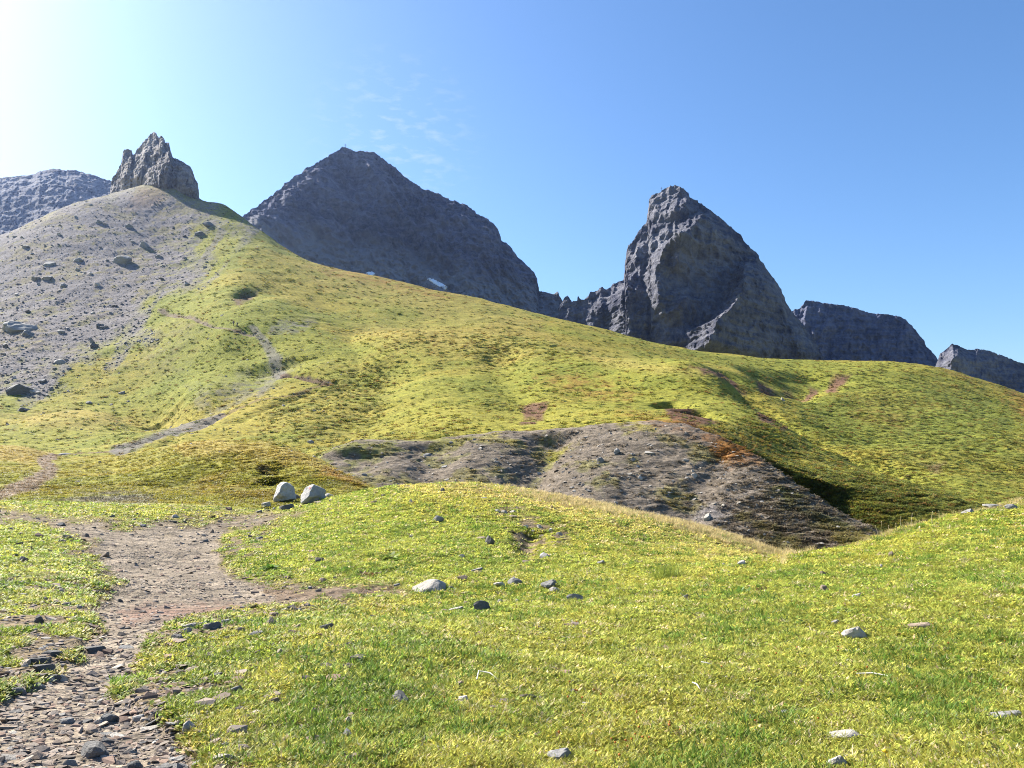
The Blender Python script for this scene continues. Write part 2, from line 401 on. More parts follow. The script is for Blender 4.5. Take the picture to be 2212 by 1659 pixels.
ZG += terrace(0.75, 5.0, 1.0, 3.1) * w * ((LAYER == 2) | (LAYER == 3)) * sstep(90, 150, YG)
ZG += terrace(0.38, 2.4, 1.0, 8.7) * w * ((LAYER >= 1)) * (1 - sstep(150, 260, YG)) * sstep(36, 50, YG)
# shale: broken ribs across the bank
bank = LAYER == 4
bm = bank & (YG < 90)
ZG[bm] += (0.15 * np.abs(noise3(XG[bm] / 2.4, YG[bm] / 2.4, zb[bm] / 0.40)) + 0.08 * fbm3(XG[bm] / 1.1, YG[bm] / 1.1, zb[bm] / 0.25, 2)) * (1.0 + 0.6 * sstep(900, 1700, PXG[bm]))
del bm
# scree: lumpy rubble
SCREE = [(-500,380),(0,480),(250,395),(440,420),(520,455),(540,476),(500,498),(450,540),(415,590),(350,660),(270,725),(180,785),(80,838),(0,880),(-500,1000)]
main = LAYER == 2
sx = PXG + 70 * fbm2(PXG / 120 - PYG / 200, PYG / 70, 4) + 60 * fbm2((PXG + .9 * PYG) / 28, (PYG - .9 * PXG) / 240, 3); sy = PYG + 25 * fbm2(PXG / 120 + 9, PYG / 70, 3)
scree = np.zeros_like(ZG); mm = main & (PXG < 800)
scree[mm] = softpoly(SCREE, sx[mm], sy[mm], 40)
rub = np.maximum(0, noise2(XG / 2.6, YG / 2.6)) ** 1.5 * .45 + 0.22 * np.maximum(0, noise2(XG / 1.3 + 7, YG / 1.3)) + .7 * np.maximum(0, noise2(XG / 9 + 3, YG / 9) - 0.25)
ZG += scree * rub
TZ = (ZG - EYE) / YG
CAST = Caster(ZG)

# ---- soil cover -> base colour of every ground vertex (own colours of grass, soil and stone only)
def C3(*c): return np.array(c, np.float32)
G_BRIGHT, G_YEL, G_DRY, G_GREEN, G_DEEP = C3(.225, .215, .034), C3(.275, .225, .038), C3(.36, .255, .080), C3(.150, .175, .028), C3(.075, .090, .024)
RUST, SOIL, DUST, GREY, SHALE, REDSOIL = C3(.235, .105, .030), C3(.150, .098, .062), C3(.275, .205, .148), C3(.185, .165, .155), C3(.160, .130, .097), C3(.135, .068, .050)
n1 = fbm2(XG / 60 + 3, YG / 60, 4); n2 = fbm2(XG / 17 + 8, YG / 17, 4); n3 = fbm2(XG / 4.5, YG / 4.5, 4); n4 = fbm2(XG / 1.1, YG / 1.1, 3)
CG = np.zeros(ZG.shape + (3,), np.float32)
def mixin(c, w):
    global CG
    w = np.clip(w, 0, 1).astype(np.float32)[..., None]
    CG = CG * (1 - w) + c * w
CG[:] = G_BRIGHT
mixin(G_YEL, sstep(-0.2, 0.45, np.where(YG > 60, n1, n2) + 0.3 * n3))
mixin(G_GREEN, 0.45 * sstep(0.1, 0.6, n2 - 0.3 * n1 + 0.2 * n4))
mixin(G_DEEP, 0.38 * sstep(0.15, 0.5, n4 + 0.3 * n3) * (LAYER > 0))
def region(poly, c, amt, soft=14, layers=None, warp=12, brk=0.0, ny=None):
    m = np.isin(LAYER, layers) if layers is not None else np.ones(ZG.shape, bool)
    p = np.asarray(poly, float)
    m &= (PXG > p[:, 0].min() - 80) & (PXG < p[:, 0].max() + 80) & (PYG > p[:, 1].min() - 60) & (PYG < p[:, 1].max() + 60)
    if not m.any(): return
    x = PXG[m] + warp * fbm2(PXG[m] / 30, PYG[m] / 14, 3); y = PYG[m] + warp * 0.5 * fbm2(PXG[m] / 30 + 50, PYG[m] / 14, 3)
    s = softpoly(poly, x, y, soft)
    if brk: s = s * sstep(-brk, brk, n3[m] + 0.6 * n4[m] + 0.1)
    w = np.zeros(ZG.shape); w[m] = s * amt
    mixin(c, w)
HILL = [2, 3]
# lighter and darker green of the slopes
region([(760,700),(1050,720),(1200,760),(1060,770),(850,740)], G_DRY, .45, 40, HILL, 40)
region([(1180,735),(1300,765),(1480,795),(1560,815),(1470,805),(1300,785)], G_DRY, .5, 16, HILL, 10)
region([(640,560),(800,590),(1000,640),(1180,690),(1150,720),(900,680),(700,620)], G_DRY, .40, 30, HILL, 40)
region([(350,640),(520,620),(640,700),(560,800),(420,860),(300,850),(200,850),(380,740)], G_GREEN, .40, 40, HILL, 40)
region([(850,850),(1150,860),(1400,890),(1380,915),(1100,930),(850,945),(720,960)], G_BRIGHT, .6, 24, [3, 2, 4], 20)
region([(1640,800),(2212,860),(2212,1080),(2000,1040),(1800,950)], G_GREEN, .45, 50, [2], 60)
region([(1750,850),(2150,840),(2212,1000),(1950,980)], G_DEEP, .45, 50, [2], 80, .5)
region([(1560,900),(1700,960),(1980,1050),(2120,1095),(1930,1160),(1740,1040)], G_DEEP, .45, 30, [3], 30, .5)
region([(700,800),(840,780),(820,900),(700,950),(560,930)], G_DEEP, .35, 40, [2, 3], 40, .5)
# dry and rust vegetation
region([(670,575),(820,590),(1000,640),(960,650),(800,612),(700,596)], RUST, .55, 9, HILL, 14, .7)
region([(1160,805),(1290,815),(1370,840),(1360,870),(1250,850),(1170,840)], RUST, .55, 16, HILL, 30, .6)
region([(2160,830),(2260,860),(2260,915),(2180,890)], RUST, .7, 14, [2], 24, .7)
region([(1860,870),(1980,900),(1940,930),(1840,900)], RUST, .35, 20, [2], 30, .6)
region([(2030,790),(2140,820),(2150,832),(2060,812)], RUST, .5, 6, [2], 10, .6)
region([(330,960),(480,944),(640,966),(740,1010),(800,1045),(760,1050),(620,1000),(430,985)], G_DRY, .6, 16, [1], 24)
region([(700,1010),(800,1046),(780,1056),(690,1030)], RUST, .55, 8, [1], 10, .6)
region([(-50,950),(80,962),(130,985),(60,1000),(-50,990)], G_DRY, .7, 12, [1], 14)
region([(430,1000),(640,1000),(600,1090),(420,1095)], RUST, .28, 20, [1], 30, .6)
region([(60,890),(190,880),(280,905),(200,930),(60,930)], G_DRY, .35, 16, [2], 20)
# knoll: straw-coloured crest
region([(850,1040),(980,1040),(1200,1070),(1450,1120),(1700,1190),(1700,1205),(1560,1205),(1380,1160),(1200,1110),(1000,1070),(860,1060)], G_DRY, .85, 18, [0], 16)
region([(1250,1120),(1650,1195),(1560,1225),(1300,1190)], G_DRY, .35, 30, [0], 30)
# soil scars
for p in ([(1125,862),(1150,856),(1185,868),(1170,890),(1135,888)], [(1125,895),(1160,892),(1150,906),(1120,906)], [(1432,866),(1500,880),(1550,912),(1500,920),(1445,905)],
          [(1620,872),(1650,890),(1720,930),(1690,930),(1640,905)], [(1490,790),(1560,802),(1610,838),(1570,830),(1530,812)],
          [(1625,802),(1670,815),(1700,842),(1670,845),(1640,826)], [(1690,818),(1740,832),(1710,848),(1690,838)], [(1745,815),(1770,818),(1755,842),(1735,840)], [(1790,812),(1840,808),(1800,838),(1775,840)]):
    region(p, REDSOIL, .9, 5, HILL, 7)
region([(1990,1000),(2040,995),(2030,1018)], SOIL, .7, 6, [2], 8)
region([(500,640),(530,622),(560,620),(545,636),(515,655)], SOIL, .9, 5, [2], 6)
region([(555,1008),(600,1005),(620,1020),(570,1026)], SOIL, .9, 5, [1], 8, .9)
# shale bank
_oth = np.max(STACK[:4], 0); _prd = (STACK[4] - _oth) * YG
bw = (LAYER == 4) * sstep(-.02, .75, _prd + .35 * n3 + .25 * n4) * (1 - 0.75 * sstep(0.0, 0.5, n3 + 0.5 * n4 + 0.35 * sstep(1250, 800, PXG) - 0.15))
mixin(SHALE * 1.12, bw); mixin(GREY * .95, bw * .35 * sstep(.1, .5, n4))
region([(720,992),(790,966),(1200,946),(1480,932),(1590,970),(1880,1150),(1700,1200),(1500,1140),(1100,1066),(780,1045)], SHALE, .42, 14, [4], 14)
region([(1500,1080),(1580,1090),(1560,1130),(1500,1120)], GREY, .8, 12, [4], 14)
region([(1195,940),(1215,950),(1150,1030),(1140,1020)], G_BRIGHT, .75, 6, [4], 8, .8)
region([(1640,1050),(1720,1060),(1850,1140),(1700,1130)], G_DEEP, .5, 14, [4], 24, .6)
region([(1340,890),(1480,905),(1600,950),(1680,1000),(1590,985),(1470,935)], RUST, .80, 12, [3, 4], 20, .8)
region([(1520,940),(1600,970),(1640,1010),(1570,1000)], RUST, .85, 12, [3, 4], 24, .9)
# trails
def trail(pts, w0, w1, c, amt, layers=None):
    P = np.array(pts, float)
    m = np.isin(LAYER, layers) if layers is not None else np.ones(ZG.shape, bool)
    m &= (PXG > P[:, 0].min() - 60) & (PXG < P[:, 0].max() + 60) & (PYG > P[:, 1].min() - 40) & (PYG < P[:, 1].max() + 40)
    d, par = polydist(P, PXG[m] + 4 * noise2(PXG[m] / 9, PYG[m] / 7), PYG[m] + 2 * noise2(PXG[m] / 11, PYG[m] / 6), sy=1.6)
    ww = w0 + (w1 - w0) * par / (len(P) - 1)
    w = np.zeros(ZG.shape); w[m] = sstep(1.3, 0.7, d / ww) * amt
    mixin(c, w)
    return w
trail_a = trail([(-80,1095),(0,1066),(60,1046),(100,1028),(110,1014),(92,996),(112,986)], 24, 11, DUST * .86, .95, [1, 0, 2])
trail([(112,985),(180,978),(262,972)], 5, 5, SOIL, .7, [1, 2])
trail([(258,974),(370,927),(480,884)], 21, 9, GREY * .85, .85, [1, 2])
trail([(480,884),(560,858),(640,840),(715,822)], 4, 4, SOIL, .6, [2])
trail([(345,668),(400,681),(450,695),(510,707),(552,724)], 5, 6, DUST * .6, .9, [2])
trail([(545,705),(575,745),(605,785)], 7, 15, GREY * .85, .7, [2])
trail([(605,785),(590,800),(560,830)], 12, 8, GREY * .8, .4, [2])
trail([(612,790),(655,803),(722,822)], 6, 6, SOIL * .8, .95, [2])
region([(580,706),(620,690),(690,690),(660,714),(590,722)], GREY * .8, .75, 8, [2], 10, .8)
region([(420,840),(600,770),(640,770),(560,840),(440,875)], GREY * .8, .55, 20, [2], 24, .5)
trail([(480,500),(440,560),(395,620)], 8, 6, GREY * .8, .7, [2])
region([(430,690),(330,720),(300,790),(380,800)], SHALE * .9, .35, 30, [2], 30, .6)
region([(130,1082),(190,1056),(240,1052),(300,1062),(345,1088),(250,1092)], GREY * .72, .85, 8, [1, 0], 10, 1.2)
# scree
sw = scree * (1 - 0.62 * sstep(0.05, 0.5, n3 * .7 + n2 * .6 + 0.35 * sstep(260, 480, PXG) - .05))
mixin(GREY * 1.02, sw); mixin(GREY * .8, scree * .5 * sstep(0, .5, n4)); mixin(SHALE * 1.25, scree * .45 * sstep(0, .5, n2))
region([(300,405),(370,398),(350,440),(270,455)], SOIL * 1.7, .5, 14, [2], 14)
# worn path, stony margins
stony = np.zeros_like(ZG)
for p, a in (([(225,1470),(330,1440),(470,1440),(560,1560),(520,1700),(520,2500),(250,2500)], .55), ([(-600,1320),(210,1310),(240,1345),(180,1400),(90,1450),(-600,1560)], .95), ([(-100,1255),(230,1245),(245,1270),(120,1276),(-100,1280)], .6),
             ([(320,1340),(640,1300),(740,1290),(640,1330),(480,1390),(340,1440)], .45), ([(470,1195),(540,1150),(600,1130),(560,1200),(520,1230)], .5), ([(170,1150),(250,1200),(250,1260),(160,1230),(120,1170)], .6),
             ([(1100,1128),(1150,1122),(1230,1150),(1200,1165),(1170,1210),(1130,1225)], .65), ([(1065,1098),(1130,1098),(1125,1112),(1070,1112)], .5), ([(380,1090),(640,1100),(500,1145),(330,1125)], .35)):
    m = near_m & (PXG < 1400)
    d = np.zeros_like(ZG); d[m] = softpoly(p, wx[m], wy[m], 22)
    stony = np.maximum(stony, d * a)
fine = fbm2(XG / 0.55, YG / 0.55, 4)
bare = np.clip(np.maximum(path, stony * 1.7 * sstep(-.25, .45, fine + 0.5 * n4)), 0, 1)
bare = np.where(near_m, bare, 0)
mixin(SOIL * 1.15, near_m * np.clip(bare * 1.6, 0, 1) * .9)
mixin(DUST * .92, bare * sstep(.45, .95, path + .18 * fine + .12 * n4))
CG[near_m] *= np.array([.90, .98, 1.0], np.float32)
region([(270,1300),(330,1290),(560,1290),(500,1318),(330,1335),(250,1340)], REDSOIL * 1.5, .55, 14, [0], 20)
region([(560,1256),(860,1268),(780,1288),(600,1290)], SOIL * .85, .75, 12, [0], 12)
mixin(SHALE, bare * .4 * sstep(.0, .5, fbm2(XG / .23, YG / .23, 3)))
GRASSW = np.where(near_m, np.clip(1 - bare * 1.15, 0, 1), 0)
# ----------------------------------------------------------------------------
# Blender helpers
# ----------------------------------------------------------------------------
def tag(o, label=None, category=None, group=None, kind=None):
    if label: o['label'] = label
    if category: o['category'] = category
    if group: o['group'] = group
    if kind or category: o['kind'] = kind or 'thing'
    return o

def mesh_np(name, co, faces, mat=None, smooth=True, normals=None, cols=None, parent=None, link=True):
    """mesh from numpy arrays: co (n,3), faces (m,3|4) or list"""
    me = bpy.data.meshes.new(name)
    co = np.asarray(co, np.float32)
    faces = np.asarray(faces, np.int32); k = faces.shape[1]
    me.vertices.add(len(co)); me.vertices.foreach_set('co', co.ravel())
    me.loops.add(faces.size); me.loops.foreach_set('vertex_index', faces.ravel())
    me.polygons.add(len(faces))
    me.polygons.foreach_set('loop_start', np.arange(0, faces.size, k, dtype=np.int32))
    me.polygons.foreach_set('use_smooth', np.full(len(faces), smooth, bool))
    me.update(calc_edges=True)
    if cols is not None:
        a = me.attributes.new('Col', 'FLOAT_COLOR', 'POINT')
        c = np.ones((len(co), 4), np.float32); c[:, :3] = cols
        a.data.foreach_set('color', c.ravel())
    if normals is not None:
        me.normals_split_custom_set_from_vertices(normals)
    if mat: me.materials.append(mat)
    o = bpy.data.objects.new(name, me)
    if link: COL.objects.link(o)
    if parent: o.parent = parent
    return o

class NT:
    def __init__(self, name):
        self.m = bpy.data.materials.new(name); self.m.use_nodes = True
        self.t = self.m.node_tree; self.t.nodes.clear()
        self.out = self.n('ShaderNodeOutputMaterial')
    def n(self, typ, **kw):
        nd = self.t.nodes.new(typ)
        for k, v in kw.items():
            if k.startswith('i_'): nd.inputs[k[2:].replace('_', ' ')].default_value = v
            else: setattr(nd, k, v)
        return nd
    def l(self, a, b): self.t.links.new(a, b)
    def noise(self, scale, detail=3, rough=.55, vec=None, sx=None):
        nz = self.n('ShaderNodeTexNoise'); nz.inputs['Scale'].default_value = scale; nz.inputs['Detail'].default_value = detail; nz.inputs['Roughness'].default_value = rough
        if vec is None:
            vec = self.n('ShaderNodeNewGeometry').outputs['Position']
        if sx:
            mp = self.n('ShaderNodeMapping'); mp.inputs['Scale'].default_value = sx; self.l(vec, mp.inputs[0]); vec = mp.outputs[0]
        self.l(vec, nz.inputs['Vector']); return nz.outputs[0]
    def ramp(self, f, a, b, lo=0.0, hi=1.0):
        r = self.n('ShaderNodeMapRange'); self.l(f, r.inputs[0]); r.inputs[1].default_value = a; r.inputs[2].default_value = b; r.inputs[3].default_value = lo; r.inputs[4].default_value = hi
        return r.outputs[0]
    def math(self, op, a, b=None):
        m = self.n('ShaderNodeMath', operation=op)
        for i, v in enumerate((a, b)):
            if v is None: continue
            if isinstance(v, (int, float)): m.inputs[i].default_value = v
            else: self.l(v, m.inputs[i])
        return m.outputs[0]
    def mix(self, f, a, b, blend='MIX'):
        m = self.n('ShaderNodeMix', data_type='RGBA', blend_type=blend)
        for s, v in ((0, f), (6, a), (7, b)):
            if isinstance(v, (int, float)): m.inputs[s].default_value = v
            elif isinstance(v, tuple): m.inputs[s].default_value = tuple(v) + (1,) if len(v) == 3 else v
            else: self.l(v, m.inputs[s])
        return m.outputs[2]
    def bump(self, h, strength, dist, prev=None):
        b = self.n('ShaderNodeBump'); b.inputs['Strength'].default_value = strength; b.inputs['Distance'].default_value = dist
        self.l(h, b.inputs['Height'])
        if prev is not None: self.l(prev, b.inputs['Normal'])
        return b.outputs[0]
    def principled(self, col, rough=.9, normal=None, spec=.2):
        p = self.n('ShaderNodeBsdfPrincipled'); p.inputs['Roughness'].default_value = rough; p.inputs['Specular IOR Level'].default_value = spec
        if isinstance(col, tuple): p.inputs['Base Color'].default_value = col + (1,)
        else: self.l(col, p.inputs['Base Color'])
        if normal is not None: self.l(normal, p.inputs['Normal'])
        self.l(p.outputs[0], self.out.inputs[0]); return p

def ground_material():
    t = NT('ground')
    col = t.n('ShaderNodeAttribute', attribute_name='Col').outputs['Color']
    # mottling of the vegetation at three sizes
    a = t.ramp(t.noise(0.35, 4, .65, sx=(1, 1, 3.5)), .30, .70, .80, 1.20)
    b = t.ramp(t.noise(2.2, 4, .65, sx=(1, 1, 3.0)), .32, .68, .58, 1.42)
    c = t.ramp(t.noise(24.0, 3, .7), .25, .75, .62, 1.38)
    k = t.math('MULTIPLY', t.math('MULTIPLY', a, b), c)
    m = t.n('ShaderNodeVectorMath', operation='SCALE'); t.l(col, m.inputs[0]); t.l(k, m.inputs['Scale'])
    n = t.bump(t.noise(1.3, 5, .7, sx=(.7, .7, 4.0)), .9, .42)
    n = t.bump(t.noise(7.0, 5, .7, sx=(1, 1, 2.2)), .8, .06, n)
    n = t.bump(t.noise(55.0, 3, .7), .6, .008, n)
    t.principled(m.outputs[0], .95, n, .08)
    return t.m

def rock_material(name, c_lo, c_hi, scale=1.0, bump=1.0, talus=None):
    t = NT(name)
    p1 = t.noise(.012 * scale, 5, .6); p2 = t.noise(.09 * scale, 5, .65); p3 = t.noise(.02 * scale, 6, .65, sx=(.5, .5, 7.0))
    f = t.math('ADD', t.math('MULTIPLY', p1, .35), t.math('ADD', t.math('MULTIPLY', p2, .35), t.math('MULTIPLY', p3, .3)))
    col = t.mix(t.ramp(f, .42, .58), c_lo, c_hi)
    if talus:      # pale talus at the foot of the face
        sp = t.n('ShaderNodeSeparateXYZ'); t.l(t.n('ShaderNodeNewGeometry').outputs['Position'], sp.inputs[0])
        hz = t.math('ADD', t.math('ADD', sp.outputs[2], t.math('MULTIPLY', sp.outputs[0], .16)), t.math('MULTIPLY', p1, 90))
        col = t.mix(t.ramp(hz, talus[1], talus[0]), col, (.22, .215, .215))
    n = t.bump(t.noise(.05 * scale, 7, .68, sx=(1, 1, 1.6)), .9 * bump, 7.0 / scale)
    n = t.bump(p3, .55 * bump, 6.0 / scale, n)
    n = t.bump(t.noise(.6 * scale, 4, .7), .7 * bump, .8 / scale, n)
    t.principled(col, .93, n, .12)
    return t.m

def stone_material(name, c_lo, c_hi, rough=.85, lichen=None):
    t = NT(name)
    tc = t.n('ShaderNodeTexCoord').outputs['Object']
    oi = t.n('ShaderNodeObjectInfo').outputs['Random']
    f = t.math('ADD', t.math('MULTIPLY', t.noise(5, 6, .7), .55), t.math('MULTIPLY', t.noise(38, 4, .7), .45))
    col = t.mix(t.ramp(f, .34, .66), c_lo, c_hi)
    v = t.ramp(oi, 0, 1, .78, 1.22)
    m = t.n('ShaderNodeVectorMath', operation='SCALE'); t.l(col, m.inputs[0]); t.l(v, m.inputs['Scale']); col = m.outputs[0]
    if lichen: col = t.mix(t.ramp(t.noise(11, 5, .7), .58, .66), col, lichen)
    n = t.bump(t.noise(14, 6, .7, sx=(1, 1, 2.5)), .8, .03)
    n = t.bump(t.noise(90, 4, .7), .5, .006, n)
    t.principled(col, rough, n, .2)
    return t.m

# ----------------------------------------------------------------------------
# ground, cut along its kinds of cover (one continuous surface)
# ----------------------------------------------------------------------------
M_GROUND = ground_material()
_co = np.stack([XG, YG, ZG], -1).reshape(-1, 3)
_dc = np.gradient(np.stack([XG, YG, ZG], -1), axis=1); _dr = np.gradient(np.stack([XG, YG, ZG], -1), axis=0)
_nn = np.cross(_dc, _dr); _nn /= np.linalg.norm(_nn, axis=-1, keepdims=True); _nn = _nn.reshape(-1, 3).astype(np.float32)
_cc = CG.reshape(-1, 3)
_idx = np.arange(NR * NC).reshape(NR, NC)
_F = np.stack([_idx[:-1, :-1], _idx[:-1, 1:], _idx[1:, 1:], _idx[1:, :-1]], -1).reshape(-1, 4)
def _fc(a): return a[:-1, :-1].ravel()
_cls = np.zeros(len(_F), int)
_lay = _fc(LAYER)
_cls[_lay == 1] = 1; _cls[_lay >= 2] = 2; _cls[_lay == 4] = 3
_cls[(_lay == 2) & (_fc(scree) > .5)] = 4
_cls[(_lay == 0) & (_fc(path) > .5)] = 5
for k, (nm, lab, cat) in enumerate((
        ('meadow', 'sunlit short green turf of the foreground and the low grassy knoll', 'meadow'),
        ('grassy_mound', 'low yellow-green mounds behind the two pale boulders', 'mound'),
        ('hillside', 'long grassy mountainside rising to the ridge under the peaks', 'hillside'),
        ('shale_bank', 'bare grey-brown eroded shale bank above the hidden stream', 'bank'),
        ('scree_slope', 'grey scree slope below the jagged rock spire', 'scree'),
        ('footpath', 'worn pale stony footpath running from lower left into the basin', 'path'))):
    f = _F[_cls == k]
    u, inv = np.unique(f, return_inverse=True)
    o = mesh_np(nm, _co[u], inv.reshape(-1, 4), M_GROUND, True, _nn[u], _cc[u])
    tag(o, lab, cat, kind='structure')
# the land all around, below and behind
_s = 2500.0
gx, gy = np.meshgrid(np.linspace(-1, 1, 41), np.linspace(-1, 1, 41))
gx = np.sign(gx) * np.abs(gx) ** 2.2 * _s; gy = np.sign(gy) * np.abs(gy) ** 2.2 * _s
gz = -14.0 + 3 * noise2(gx / 300, gy / 300)
ii = np.arange(41 * 41).reshape(41, 41)
_vf = np.stack([ii[:-1, :-1], ii[:-1, 1:], ii[1:, 1:], ii[1:, :-1]], -1).reshape(-1, 4)
o = mesh_np('valley_ground', np.stack([gx, gy, gz], -1).reshape(-1, 3), _vf, M_GROUND, True, cols=np.tile(G_BRIGHT, (41 * 41, 1)))
tag(o, 'grassy valley floor around and below the hills', 'valley', kind='structure')

# ----------------------------------------------------------------------------
# mountains: crest line traced by bearing, own distance, front and back faces
# ----------------------------------------------------------------------------
def mountain(name, label, sil, crest, zb_py, mat, cot=.55, talus=None, step=1.5, rows=150, flow=(0.0, 1.0), amp=(16, 90, 300), fine=3.2, ridges=(), jag=1.0, seed=0, lean=None, back=.8, fscale=1.0):
    sil = np.array(sil, float); crest = np.array(crest, float)
    px = np.arange(sil[0, 0], sil[-1, 0] + .1, step); n = len(px)
    py = np.interp(px, sil[:, 0], sil[:, 1])
    Yc = np.interp(px, crest[:, 0], crest[:, 1])
    mpp = Yc / F
    py = py + jag * (2.2 * noise2(px / 9 + seed, px * 0 + 3) + 1.6 * noise2(px / 3.3 + seed, px * 0 + 7)) * 0.8
    tx, tz = tang(px, py)
    X = tx * Yc; Zc = EYE + tz * Yc
    zb = EYE + tang(px, np.full(n, zb_py))[1] * Yc
    zb = np.minimum(zb, Zc - 6)
    v = np.linspace(0, 1, rows)
    v = 1 - (1 - v) ** 1.15
    Z = zb[None] + (Zc - zb)[None] * v[:, None]
    h = Zc[None] - Z
    D = cot * h
    if talus:
        zt = np.interp(px, [q[0] for q in talus[0]], [q[1] for q in talus[0]])
        zt = EYE + tang(px, zt)[1] * Yc
        D = D + np.maximum(0, zt[None] - Z) * talus[1]
    Y = Yc[None] - D
    XX = np.repeat(X[None], rows, 0)
    # relief
    f = np.array(flow) / math.hypot(*flow)
    al = XX * f[0] + Z * f[1]; ac = XX * f[1] - Z * f[0]
    edge = sstep(0, 14 * fscale, h)
    r1 = 1 - np.abs(noise3(ac / amp[1] + seed, al / amp[2], Y * 0 + seed)) * 2
    r2 = 1 - np.abs(noise3(ac / (amp[1] * .37) + seed, al / (amp[2] * .4), Y * 0 + 3 + seed)) * 2
    r3 = fbm3(XX / 14 / fscale + seed, Z / 14 / fscale, Y / 14 / fscale, 3)
    r4 = noise3(XX / 45 / fscale, Z / 7.0 / fscale, Y / 60 / fscale + seed)
    r5 = np.abs(noise3(XX / 11 / fscale, Z / 17 / fscale, Y / 11 / fscale + 5 + seed)); r6 = np.abs(noise3(ac / 5.5 / fscale + seed, al / 48 / fscale, Y * 0 + 9)); r7 = fbm3(XX / 5 / fscale + seed, Z / 4 / fscale, Y / 5 / fscale, 2)
    disp = amp[0] * (.9 * r1 + .42 * r2) * (.10 + .90 * sstep(0, 45 * fscale, h)) + fine * (r3 - 1.5 * r5 - .9 * r6 + .45 * r7) * (.6 + .4 * edge) + fine * .6 * r4 * edge
    if lean is not None: disp = disp + lean(px)[None] * h
    PX = np.repeat(px[None], rows, 0); PY = pix(XX / Y, (Z - EYE) / Y)[1]
    for pts, wpx, A in ridges:
        P = np.array(pts, float)
        jx = 5 * noise2(PY / 11 + seed, PY * 0 + P[0, 0]) + 3 * noise2(PY / 4, PX / 9)
        xr = np.interp(PY, P[:, 1], P[:, 0]); ww = np.interp(PY, P[:, 1], wpx if np.ndim(wpx) else [wpx] * len(P))
        t = (PX + jx - xr) / ww
        win = sstep(P[0, 1] - 14, P[0, 1] + 6, PY) * sstep(P[-1, 1] + 18, P[-1, 1] - 8, PY)
        prof = np.where(t < 0, np.clip(1 + t, 0, 1), np.exp(-t / 1.6))
        disp = disp + 1.9 * A * ww * mpp[None] * prof * win * sstep(0, 32 * fscale, h)
    Y = Y - disp
    XX = tx[None] * Y
    # back face
    nb = rows // 4
    vb = np.linspace(0, 1, nb + 1)[1:, None]
    Zb = Zc[None] + (zb - Zc)[None] * vb
    Yb = Y[-1][None] + (Zc[None] - Zb) * back + 4 * noise3(XX[:nb] / 30, Zb / 30, Zb * 0 + seed)
    XX = np.concatenate([XX, np.repeat(X[None], nb, 0)]); Y = np.concatenate([Y, Yb]); Z = np.concatenate([Z, Zb])
    XX = XX + 1.4 * fscale * noise3(XX / 6 / fscale, Y / 6 / fscale, Z / 6 / fscale + seed)
    R = rows + nb
    ii = np.arange(R * n).reshape(R, n)
    fc = np.stack([ii[:-1, :-1], ii[:-1, 1:], ii[1:, 1:], ii[1:, :-1]], -1).reshape(-1, 4)
    o = mesh_np(name, np.stack([XX, Y, Z], -1).reshape(-1, 3), fc, mat, True)
    tag(o, label, 'mountain', kind='structure')
    return o, XX[:rows], Y[:rows], Z[:rows]

M_ROCK = rock_material('mountain_rock', (.038, .042, .068), (.135, .142, .195), bump=1.3)  # bluer than the stone itself: haze and sky-lit shade put into the colour
M_PYR = rock_material('pyramid_rock', (.038, .042, .070), (.15, .156, .21), bump=1.3, talus=(262, 300))  # blue of haze and shade tinted into the face colour
M_SPIRE = rock_material('spire_rock', (.11, .10, .105), (.30, .27, .25), scale=3.0)
M_ROCK_L = rock_material('limestone_rock', (.046, .049, .074), (.19, .188, .21), bump=1.3)  # limestone colour carries the same blue tint, standing in for haze and shade

S_FARLEFT = [(-330,470),(-150,420),(-60,395),(0,384),(40,380),(70,377),(87,369),(105,366),(120,364),(140,368),(157,367),(180,372),(207,380),(233,389),(242,392),(300,425),(360,470)]
S_PYR = [(470,520),(500,492),(523,469),(536,458),(558,443),(585,424),(611,402),(626,389),(648,375),(671,359),(693,345),(716,332),(733,321),(740,316),(750,319),(761,325),(770,329),(783,327),(798,326),(811,329),(823,338),(841,351),(858,364),(873,379),(892,392),(911,407),(933,411),(956,422),(975,432),(997,437),(1016,447),(1031,462),(1050,469),(1065,482),(1076,494),(1083,518),(1102,531),(1113,548),(1132,567),(1151,584),(1160,599),(1164,629),(1181,630),(1194,634),(1201,633),(1205,629),(1209,638),(1216,651),(1240,662),(1300,690),(1360,740)]
S_TOWER = [(1206,664),(1216,649),(1221,641),(1226,637),(1230,645),(1235,651),(1246,649),(1250,638),(1254,645),(1262,647),(1268,642),(1277,630),(1290,627),(1300,620),(1311,625),(1322,614),(1340,607),(1349,602),(1350.5,564),(1353,546),(1357,530),(1368,519),(1377,502),(1386,491),(1396,480),(1400.5,464),(1402.5,430),(1407,421),(1418,417),(1430,411),(1443,403),(1458,399),(1469,403),(1477,408),(1486,416),(1489.5,427),(1505,433),(1516,439),(1533,453),(1543,460),(1558,472),(1577,489),(1602,511),(1614,527),(1630,542),(1646,564),(1661,586),(1677,608),(1689,627),(1696,646),(1700,658),(1710,672),(1736,702),(1752,724),(1769,752),(1779,782),(1800,830)]
S_FLAT = [(1670,700),(1710,673),(1717,668),(1728,666),(1733,659),(1742,649),(1758,649),(1774,653),(1799,657),(1821,659),(1846,665),(1871,674),(1892,677),(1921,679),(1946,684),(1958,692),(1971,704),(1983,720),(1996,735),(1999,746),(2014,760),(2027,779),(2039,795),(2060,830)]
S_RIGHT = [(2024,830),(2030,786),(2032,763),(2042,756),(2055,743),(2067,745),(2086,754),(2099,756),(2111,753),(2127,755),(2149,762),(2174,771),(2196,781),(2212,785),(2300,815),(2420,860)]

